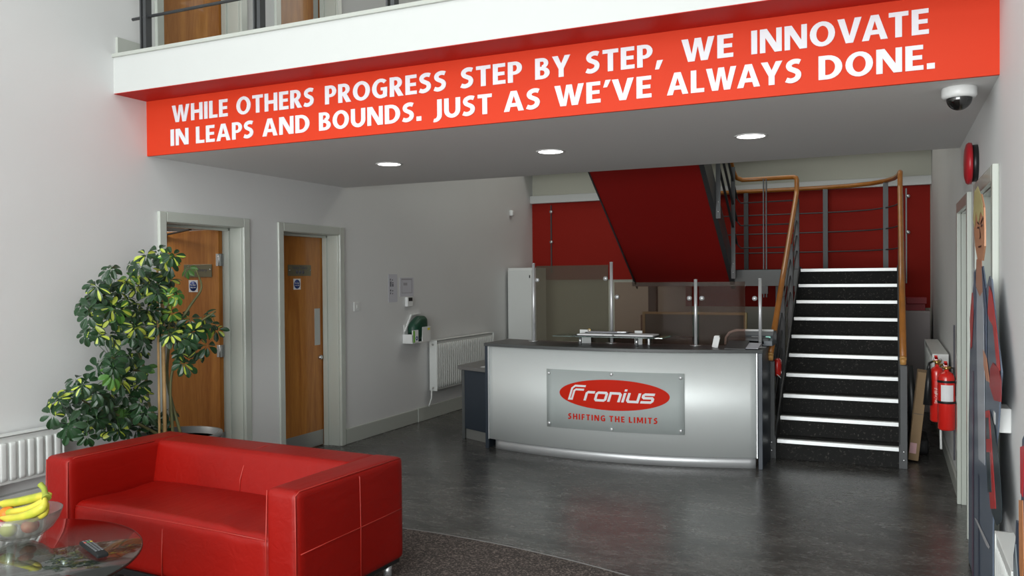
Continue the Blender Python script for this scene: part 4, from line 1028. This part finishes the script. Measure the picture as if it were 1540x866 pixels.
for nm, pts in (('eyebrow', [(4.64, 1.862), (4.54, 1.845), (4.54, 1.838), (4.64, 1.853)]), ('eyebrow', [(4.47, 1.845), (4.36, 1.866), (4.36, 1.857), (4.47, 1.836)]),
                ('eye', [(4.62, 1.835), (4.55, 1.83), (4.55, 1.822), (4.62, 1.824)]), ('eye', [(4.45, 1.83), (4.38, 1.835), (4.38, 1.826), (4.45, 1.822)]),
                ('nose', [(4.51, 1.83), (4.47, 1.775), (4.53, 1.770), (4.50, 1.778)]), ('mouth', [(4.58, 1.737), (4.44, 1.737), (4.46, 1.729), (4.56, 1.729)])):
    patch(nm, pts, (.05, .025, .02), .0012)
MB().box(.393, .408, 4.5, 4.9, .01, .9).build('support_strut', M['card'], cf)
c2 = thing('cutout_board', 'edge of a second flat printed cut-out at the right border', 'cut-out', (.36, 2.95, 0))
MB().prism([(3.09, .01), (3.10, .686), (3.05, .75), (3.037, .818), (2.934, .83), (2.90, 1.10), (2.80, 1.15), (2.6, 1.1), (2.6, .01)], .358, .364, 'x').build('backing_board', mat('print_navy', (.03, .05, .09), .35), c2)
MB().prism([(3.07, .05), (3.085, .63), (3.04, .74), (2.98, .62), (2.97, .05)], .3565, .358, 'x').build('grey_panel', mat('print_grey', (.22, .26, .28), .35), c2)
MB().prism([(2.965, .90), (2.955, .70), (2.90, .60), (2.86, .75), (2.88, .92)], .3565, .358, 'x').build('orange_panel', mat('print_orange', (.55, .22, .08), .35), c2)
MB().prism([(2.935, 1.07), (2.93, .93), (2.88, .93), (2.85, 1.09)], .3565, .358, 'x').build('red_panel', mat('print_red', (.5, .02, .03), .35), c2)

# ------------------------------------------------------------------ carpet
cen = (-2.80, -.50); rc = 4.965
arc = []
for i in range(41):
    x = XL+.03+(XR-.03-XL-.03)*i/40
    arc.append((x, cen[1]+math.sqrt(max(0, rc*rc-(x-cen[0])**2))))
MB().prism([(XR-.03, YF+.02)]+arc[::-1]+[(XL+.03, YF+.02)], .0, .006).build('carpet', M['carpet'], None, kind='structure')
bm_ = MB(); bm_.tube([(x, y, .004) for x, y in arc], .006, 6); bm_.build('trim_9', M['stone'], None, kind='structure')

# ------------------------------------------------------------------ sofa (built square, then turned)
so = thing('red_sofa', 'two-seater box sofa in worn red leather with short metal legs', 'sofa', (0, 0, 0))
def sp(mb, name, m, parent=so, label=None):
    return mb.build(name, m, parent, label=label)
W_, D_ = 1.785, .825
ZB, ZT = .115, .655
arms = []
for a, b in ((0, .195), (W_-.185, W_)):
    arms.append(sp(MB().soft(a, b, 0, D_, ZB, ZT, .028, (.006, .006, .004), 18), 'armrest', M['leather']))
def backfn(p):
    t = max(0, min(1, (ZT-p.z)/(ZT-ZB)))
    y = p.y
    if y < .68: y = y-.06*t*1.6
    return (p.x, y, p.z)
bk = sp(MB().soft(.17, W_-.16, .575, D_-.005, ZB, ZT-.002, .03, (0, .012, .003), 24, fn=backfn), 'backrest', M['leather'])
def seatfn(p):
    # slight sag and soft front roll
    dz = 0
    if p.z > .3:
        u = (p.x-.19)/(W_-.38); v = p.y/.6
        dz = .012*math.sin(u*PI*2-PI/2)*.5+.008*math.sin(v*9+u*5)*math.exp(-((u-.2)/.25)**2)+.006*math.sin(u*34+v*7)*math.exp(-((u-.85)/.16)**2)
    return (p.x, p.y, p.z+dz)
se = sp(MB().soft(.19, W_-.18, .02, .62, ZB, .425, .045, (0, .008, .014), 40, fn=seatfn), 'seat', M['leather'])
sp(MB().box(.02, W_-.02, .02, D_-.02, ZB-.02, ZB+.01), 'base_frame', M['black'])
def seam(pts, parent, r=.0026):
    MB().tube(pts, r, 6).build('seam', M['seam'], parent)
ar, al_ = arms[1], arms[0]
xo = W_+.003
seam([(xo+.002, .445, ZB+.02), (xo+.004, .445, .38), (xo, .445, ZT-.03), (W_-.02, .445, ZT+.001)], ar)
seam([(xo, .02, .372), (xo+.004, .25, .378), (xo+.005, .445, .38), (xo+.003, .65, .382), (xo, D_-.02, .385)], ar)
seam([(W_-.008, -.001, ZB+.03), (W_-.006, -.003, .4), (W_-.010, .0, ZT-.02), (W_-.012, .03, ZT-.004), (W_-.008, .4, ZT-.002), (W_-.010, D_-.03, ZT-.006)], ar, .003)
seam([(W_-.183, .0, ZB+.03), (W_-.183, -.003, .4), (W_-.180, .004, ZT-.01)], ar, .003)
seam([(.187, .0, ZB+.03), (.190, -.003, .4), (.186, .004, ZT-.02), (.184, .05, ZT-.004), (.187, .55, ZT-.004)], al_, .003)
seam([(.008, .0, ZB+.03), (.006, -.001, .4), (.010, .004, ZT-.02)], al_, .003)
# middle seams of back and seat
def by(z): return .575-.06*min(1, max(0, (ZT-z)/(ZT-ZB)))*1.6-.018*math.cos((z-.385)/.27*PI/2)
seam([(.90, by(.44)+.004, .44), (.895, by(.5)+.0, .50), (.90, by(.56)+.002, .56), (.91, by(.62)+.004, .615), (.915, .60, ZT-.004), (.92, .70, ZT+.003), (.92, .82, ZT-.01)], bk, .0028)
seam([(.90, .008, ZB+.02), (.90, .009, .25), (.90, .016, .37), (.90, .05, .423)], se, .0028)
seam([(.22, .026, .403), (.5, .023, .408), (.9, .022, .410), (1.3, .023, .408), (1.58, .026, .403)], se, .002)
for x, y in ((.07, .06), (W_-.06, .06), (.07, D_-.07), (W_-.06, D_-.07)):
    MB().tube([(x, y, 0), (x, y, ZB-.01)], .021, 16).lathe([(0, 0), (.026, 0), (.026, .006), (.021, .008)], (x, y, 0), 16).build('leg', M['chrome'], so)
so.location = (-4.185, 2.985, 0); so.rotation_euler = (0, 0, R(-2.6))

# ------------------------------------------------------------------ coffee table with fruit bowl and remote
TC = Vector((-3.415, 2.11, 0)); TR = .638; TZ = .45
tb = thing('coffee_table', 'round clear glass coffee table on chrome legs', 'table', (TC.x, TC.y, 0))
MB().lathe([(0, TZ-.012), (TR-.004, TZ-.012), (TR, TZ-.009), (TR, TZ-.003), (TR-.004, TZ), (0, TZ)], (TC.x, TC.y, 0), 96).build('glass_top', M['tableglass'], tb)
MB().lathe([(TR-.0005, TZ-.0115), (TR+.001, TZ-.009), (TR+.001, TZ-.003), (TR-.0005, TZ-.0005), (TR-.0005, TZ-.0115)], (TC.x, TC.y, 0), 96, closed=True).build('glass_edge', mat('glass_edge_dark', (.008, .02, .017), .2), tb)
for k in range(3):
    a = R(125+120*k); d = Vector((math.cos(a), math.sin(a), 0))
    MB().tube([TC+d*.42+Vector((0, 0, .012)), TC+d*.40+Vector((0, 0, .15)), TC+d*.36+Vector((0, 0, .33)), TC+d*.40+Vector((0, 0, TZ-.02))], .019, 14).build('leg', M['chrome'], tb)
    MB().lathe([(0, TZ-.022), (.035, TZ-.022), (.035, TZ-.0125), (0, TZ-.0125)], TC+d*.40, 20).build('glass_pad', M['chrome'], tb)
MB().tube([TC+Vector((.36*math.cos(t), .36*math.sin(t), .12)) for t in [2*PI*i/40 for i in range(41)]], .009, 8, caps=False).build('lower_ring', M['chrome'], tb)

BC = Vector((-3.555, 2.415, TZ+.001))
bw = thing('fruit_bowl', 'frosted glass fruit bowl on the coffee table', 'bowl', BC)
outer = [(.05, 0), (.09, .012), (.132, .045), (.158, .085), (.170, .122)]
inner = [(.167, .122), (.154, .087), (.128, .050), (.086, .018), (.05, .007), (0, .007)]
MB().lathe([(0, 0)]+outer+inner, BC, 48).build('bowl_glass', M['bowlglass'], bw)
def bananamat():
    m = mat('banana_skin', (.62, .52, .05), .45); nt = m.node_tree; b = nt.nodes['Principled BSDF']
    tc = nt.nodes.new('ShaderNodeTexCoord'); n = nt.nodes.new('ShaderNodeTexNoise'); n.inputs['Scale'].default_value = 7; n.inputs['Detail'].default_value = 3
    r = nt.nodes.new('ShaderNodeValToRGB'); e = r.color_ramp.elements
    e[0].position = .35; e[0].color = (.36, .42, .03, 1); e[1].position = .62; e[1].color = (.70, .56, .06, 1)
    nt.links.new(tc.outputs['Object'], n.inputs['Vector']); nt.links.new(n.outputs[0], r.inputs[0]); nt.links.new(r.outputs[0], b.inputs['Base Color'])
    return m
bm_y = bananamat(); m_tip = mat('banana_tip', (.06, .05, .015), .7); m_stalk = mat('banana_stalk', (.28, .33, .04), .6)
def banana(pts, r, label):
    c = catmull(pts, 6); n = len(c); rs = []
    for i in range(n):
        t = i/(n-1); rs.append(1.08*r*min(1, .35+2.6*t, .28+4.2*(1-t)))
    o = MB().tube(c, rs, 8).build('banana', bm_y, None)
    for f in o.data.polygons: f.use_smooth = True
    tag(o, label, 'banana', 'bananas in the fruit bowl')
    d = (c[-1]-c[-2]).normalized()
    MB().tube([c[-1], c[-1]+d*.008], [rs[-1]*.9, rs[-1]*.6], 8).build('tip', m_tip, o)
    return o
y_ = 2.42
banana([(-3.400, y_+.03, .655), (-3.455, y_+.04, .640), (-3.56, y_+.05, .612), (-3.68, y_+.04, .583), (-3.79, y_+.02, .567)], .0195, 'yellow-green banana, uppermost of the bunch')
banana([(-3.385, y_+.0, .655), (-3.43, y_+.0, .615), (-3.51, y_, .582), (-3.60, y_-.005, .560), (-3.675, y_-.01, .552)], .0185, 'yellow banana, second from the top of the bunch')
banana([(-3.368, y_-.02, .655), (-3.360, y_-.035, .620), (-3.415, y_-.05, .588), (-3.505, y_-.06, .558), (-3.605, y_-.065, .552)], .0195, 'brightest yellow banana in front of the bunch')
banana([(-3.362, y_-.01, .630), (-3.375, y_-.02, .590), (-3.43, y_-.02, .563), (-3.51, y_-.03, .542), (-3.57, y_-.03, .538)], .017, 'lowest banana, half hidden behind the bowl rim')
tag(MB().tube(catmull([(-3.455, y_+.02, .697), (-3.43, y_+.02, .680), (-3.40, y_+.005, .662), (-3.378, y_-.005, .648)], 3), [.013, .0125, .012, .012, .012, .012, .012, .015, .018, .02], 10).build('banana_stalk', m_stalk, None), 'green stalk joining the bananas at the top of the bunch', 'stalk')
def fruitm(name, c1, c2):
    m = mat(name, c1, .35); nt = m.node_tree; b = nt.nodes['Principled BSDF']
    tc = nt.nodes.new('ShaderNodeTexCoord'); n = nt.nodes.new('ShaderNodeTexNoise'); n.inputs['Scale'].default_value = 14; n.inputs['Detail'].default_value = 4
    r = nt.nodes.new('ShaderNodeValToRGB'); e = r.color_ramp.elements; e[0].position = .4; e[0].color = (*c1, 1); e[1].position = .62; e[1].color = (*c2, 1)
    nt.links.new(tc.outputs['Object'], n.inputs['Vector']); nt.links.new(n.outputs[0], r.inputs[0]); nt.links.new(r.outputs[0], b.inputs['Base Color']); return m
m_ra = fruitm('red_apple_skin', (.45, .02, .03), (.60, .22, .10)); m_ga = fruitm('green_apple_skin', (.42, .50, .05), (.55, .58, .12)); m_or = mat('orange_peel', (.85, .22, .01), .45, bump=.3, bscale=160)
def fruit(c, r, m, name, label, cat):
    n = 16; prof = [(max(0, r*math.sin(t)), -r*math.cos(t)*(.92)+(-.006 if t > 2.9 else 0)) for t in [PI*i/n for i in range(n+1)]]
    if name == 'apple': prof[-1] = (0, r*.72); prof[-2] = (r*.2, r*.86)
    o = tag(MB().lathe(prof, c, 20).build(name, m, None), label, cat, 'loose fruit in the bowl')
    if name == 'apple': MB().tube([Vector(c)+Vector((0, 0, r*.7)), Vector(c)+Vector((.004, 0, r*1.1))], .0018, 5).build('stem', M['soil'], o)
z_ = TZ+.008
fruit((-3.535, 2.345, z_+.052), .034, m_ga, 'apple', 'green apple at the front of the fruit bowl', 'apple')
fruit((-3.468, 2.395, z_+.062), .033, m_ra, 'apple', 'red apple on the right side of the fruit bowl', 'apple')
fruit((-3.605, 2.365, z_+.060), .033, m_ra, 'apple', 'red apple left of the green apple in the bowl', 'apple')
fruit((-3.545, 2.455, z_+.040), .036, m_ra, 'apple', 'red apple at the back of the fruit bowl', 'apple')
fruit((-3.655, 2.42, z_+.088), .036, m_or, 'orange', 'orange at the left rim of the fruit bowl', 'orange')
rm = thing('remote_control', 'slim black remote control on the coffee table', 'remote control', (-3.09, 2.42, TZ+.001))
rb_ = MB(); rb_.soft(-.125, .125, -.024, .024, .001, .020, .008, (0, 0, .001), 8).build('casing', mat('remote_casing', (.012, .013, .014), .6, spec=.2), rm).matrix_parent_inverse.identity()
cols = [(.5, .1, .08), (.1, .3, .1), (.6, .45, .05), (.08, .12, .4)]
greyb = mat('remote_button', (.16, .17, .18), .5)
for i in range(9):
    for j in range(3):
        mm = greyb if i != 1 else mat('remote_colour_button', cols[j], .5)
        q = box(-.105+i*.021, -.105+i*.021+.012, -.016+j*.0125, -.016+j*.0125+.008, .0195, .0225).build('button', mm, rm); q.matrix_parent_inverse.identity()
rm.rotation_euler = (0, 0, R(-22))

# ------------------------------------------------------------------ umbrella plant
pt_ = thing('umbrella_plant', 'tall variegated umbrella plant tied to bamboo canes behind the sofa', 'plant', (-4.43, 4.17, 0))
PC = Vector((-4.46, 4.17, 0))
MB().lathe([(0, 0), (.20, 0), (.21, .01), (.265, .50), (.285, .52), (.285, .55), (.262, .55), (.255, .50), (0, .49)], PC, 40).build('planter', M['pot'], pt_)
MB().lathe([(0, .505), (.252, .505)], PC, 32).build('soil', M['soil'], pt_)
stems = [
 [(-4.50, 4.14, .50), (-4.60, 4.05, .75), (-4.56, 3.98, 1.0), (-4.60, 3.92, 1.2), (-4.55, 3.85, 1.35), (-4.50, 3.72, 1.45), (-4.50, 3.62, 1.50)],
 [(-4.44, 4.18, .50), (-4.55, 4.16, .9), (-4.54, 4.17, 1.2), (-4.52, 4.14, 1.45), (-4.50, 4.08, 1.65), (-4.48, 4.06, 1.76)],
 [(-4.48, 4.12, .50), (-4.52, 3.95, .62), (-4.54, 3.78, .72), (-4.55, 3.6, .80), (-4.55, 3.48, .88)],
 [(-4.46, 4.12, .50), (-4.49, 4.13, .9), (-4.46, 4.2, 1.15), (-4.40, 4.3, 1.3), (-4.36, 4.42, 1.38)],
 [(-4.54, 4.17, 1.2), (-4.46, 4.28, 1.42), (-4.42, 4.35, 1.55), (-4.42, 4.3, 1.68)],
 [(-4.56, 3.98, 1.0), (-4.52, 3.85, 1.02), (-4.52, 3.76, 1.08), (-4.52, 3.68, 1.12)]]
spts = []
for s_ in stems:
    c = catmull(s_, 5); spts += c
    MB().tube(c, [.011-.006*i/len(c) for i in range(len(c))], 8).build('stem', M['stem'], pt_)
MB().tube([(-4.40, 3.95, .50), (-4.60, 4.13, 1.72)], .008, 8).build('cane', M['cane'], pt_)
MB().tube([(-4.415, 4.01, .50), (-4.58, 4.15, 1.50)], .013, 8).build('cane', M['cane'], pt_)
leafg = [mat('leaf_green', (.014, .048, .016), .34, var=.25, vscale=12), mat('leaf_variegation', (.42, .50, .06), .4, var=.15, vscale=20), mat('leaf_young', (.06, .17, .025), .35)]
leaves = [(-4.49,3.46,1.46),(-4.45,3.52,1.58),(-4.44,3.56,1.52),(-4.4,3.44,1.44),(-4.45,3.65,1.61),(-4.4,3.7,1.6),(-4.65,3.96,1.72),(-4.53,3.91,1.65),(-4.4,3.86,1.77),(-4.48,4.03,1.79),(-4.41,4.02,1.74),(-4.63,3.89,1.49),(-4.53,3.75,1.54),(-4.59,4.06,1.45),(-4.51,3.95,1.4),(-4.5,3.68,1.37),(-4.66,3.66,1.33),(-4.6,3.87,1.27),(-4.58,3.93,1.37),(-4.4,3.87,1.57),(-4.45,3.99,1.58),(-4.62,4.25,1.61),(-4.44,3.53,1.27),(-4.62,3.79,1.26),(-4.49,3.9,1.24),(-4.62,4.09,1.29),(-4.66,4.22,1.34),(-4.42,3.59,1.67),(-4.6,4.05,1.63),(-4.6,3.7,1.43),(-4.38,3.63,1.43),(-4.42,3.79,1.31),(-4.58,3.65,1.09),(-4.39,3.58,1.05),(-4.51,3.75,1.14),(-4.47,3.8,1.09),(-4.6,3.99,1.01),(-4.4,3.65,0.97),(-4.47,3.82,0.91),(-4.39,3.8,0.82),(-4.41,3.51,0.9),(-4.58,3.7,0.78),(-4.56,3.8,0.79),(-4.61,3.77,0.69),(-4.62,3.89,0.62),(-4.64,4.04,0.66),(-4.58,4.04,0.86),(-4.49,4.01,0.74),(-4.66,4.26,0.68),(-4.47,3.4,0.94),(-4.57,3.47,1.0),(-4.57,3.42,0.85),(-4.43,3.21,0.83),(-4.53,3.3,0.9),(-4.57,3.45,0.8),(-4.53,3.45,0.73),(-4.46,3.46,0.75),(-4.64,3.64,0.77),(-4.39,3.29,0.72),(-4.65,3.73,0.66),(-4.45,3.67,0.67),(-4.42,3.43,0.99),(-4.66,4.03,1.12),(-4.44,3.98,1.16),(-4.56,3.82,0.86),(-4.5,3.66,0.9),(-4.66,3.69,0.72),(-4.65,3.64,0.83),(-4.61,3.94,0.73),(-4.39,3.6,1.13),(-4.61,4.06,0.61),(-4.3,3.94,1.77),(-4.49,4.11,1.65),(-4.43,4.15,1.58),(-4.57,4.37,1.69),(-4.34,3.98,1.5),(-4.59,4.02,1.42),(-4.57,4.07,1.55),(-4.41,4.16,1.44),(-4.49,4.15,1.37),(-4.43,4.25,1.34),(-4.5,4.44,1.35),(-4.58,4.59,1.28),(-4.38,4.23,1.49),(-4.55,4.3,1.25),(-4.28,4.14,1.26),(-4.47,4.27,1.18),(-4.41,4.3,1.12),(-4.45,4.18,1.13),(-4.58,4.19,1.13),(-4.59,4.24,1.03),(-4.33,4.09,1.05),(-4.37,4.01,1.24),(-4.4,3.94,1.31),(-4.57,4.27,1.29),(-4.55,4.28,1.36)]
rnd = random.Random(11)
leaves = leaves+[tuple(Vector(c)+Vector((rnd.uniform(-.05, .09), rnd.uniform(-.07, .07), rnd.uniform(-.07, .03)))) for c in leaves[::1]]
for i, c in enumerate(leaves):
    c = Vector(c)
    if .72 < c.z < 1.22 and 47.2 < math.degrees(math.atan2(-c.x, c.y)) < 48.8: continue
    if 1.36 < c.z < 1.66 and 44.6 < math.degrees(math.atan2(-c.x, c.y)) < 46.9: continue
    near = min(spts, key=lambda q: (q-c).length+max(0, q.z-c.z)*.5)
    b = MB(); bm = b.bm
    out = (c-near); out = out.normalized() if out.length > .01 else Vector((.3, -.3, .3))
    nrm = (Vector((.55, -.62, .45))+out*.5+Vector((rnd.uniform(-.4, .4), rnd.uniform(-.4, .4), rnd.uniform(-.2, .3)))).normalized()
    t1 = nrm.cross(Vector((0, 0, 1))).normalized(); t2 = nrm.cross(t1)
    vari = rnd.random() < (.62 if c.z > 1.1 else .33); young = rnd.random() < .10
    nl = rnd.choice((6, 7, 7, 8)); L0 = rnd.uniform(.072, .105); a0 = rnd.uniform(0, 6.28)
    for k in range(nl):
        a = a0+2*PI*k/nl+rnd.uniform(-.15, .15)
        d = (t1*math.cos(a)+t2*math.sin(a))
        dn = (d-nrm*rnd.uniform(.10, .45)+Vector((0, 0, -.25))).normalized()
        L = L0*rnd.uniform(.8, 1.12); wv = nrm.cross(dn).normalized(); up_ = dn.cross(wv) if False else wv.cross(dn)
        if up_.dot(nrm) < 0: up_ = -up_
        prof = ((0, .004), (.12, .012), (.30, .13), (.52, .20), (.74, .21), (.90, .13), (1.0, .01))
        rows = []
        vw = rnd.uniform(.7, 1.5) if vari and rnd.random() < .45 else 0; vq = rnd.choice(((1, 2), (1, 2), (2, 3), (0, 1), (1,), (2,)))
        for s_, w_ in prof:
            p = c+dn*(L*(.12+s_*.88))-up_*(L*.16*s_*s_)
            ww = w_*L; rows.append([p-wv*ww+up_*ww*.28, p-wv*ww*.5*max(.25, vw)+up_*ww*.1, p, p+wv*ww*.5*max(.25, vw)+up_*ww*.1, p+wv*ww+up_*ww*.28])
        rv = [[bm.verts.new(q) for q in r_] for r_ in rows]
        vs_, ve_ = 1, rnd.choice((3, 4, 5))
        for r_ in range(len(rv)-1):
            for q in range(4):
                f = bm.faces.new((rv[r_][q], rv[r_][q+1], rv[r_+1][q+1], rv[r_+1][q])); f.smooth = True
                f.material_index = 1 if (vw and q in vq and vs_ <= r_ <= ve_) else (2 if young else 0)
    # petiole
    mid = (c+near)/2+Vector((0, 0, -.01))
    e0 = near if (near-c).length < .22 else c+(near-c).normalized()*.22
    b.tube([e0, (e0+c)/2+Vector((0, 0, .008)), c], .0018, 4, mi=2)
    bm.verts.ensure_lookup_table()
    for v in bm.verts:
        if v.co.x < XL+.015: v.co.x = XL+.015+(v.co.x-XL-.015)*.1
    b.build('leaf', leafg, pt_, recalc=False)
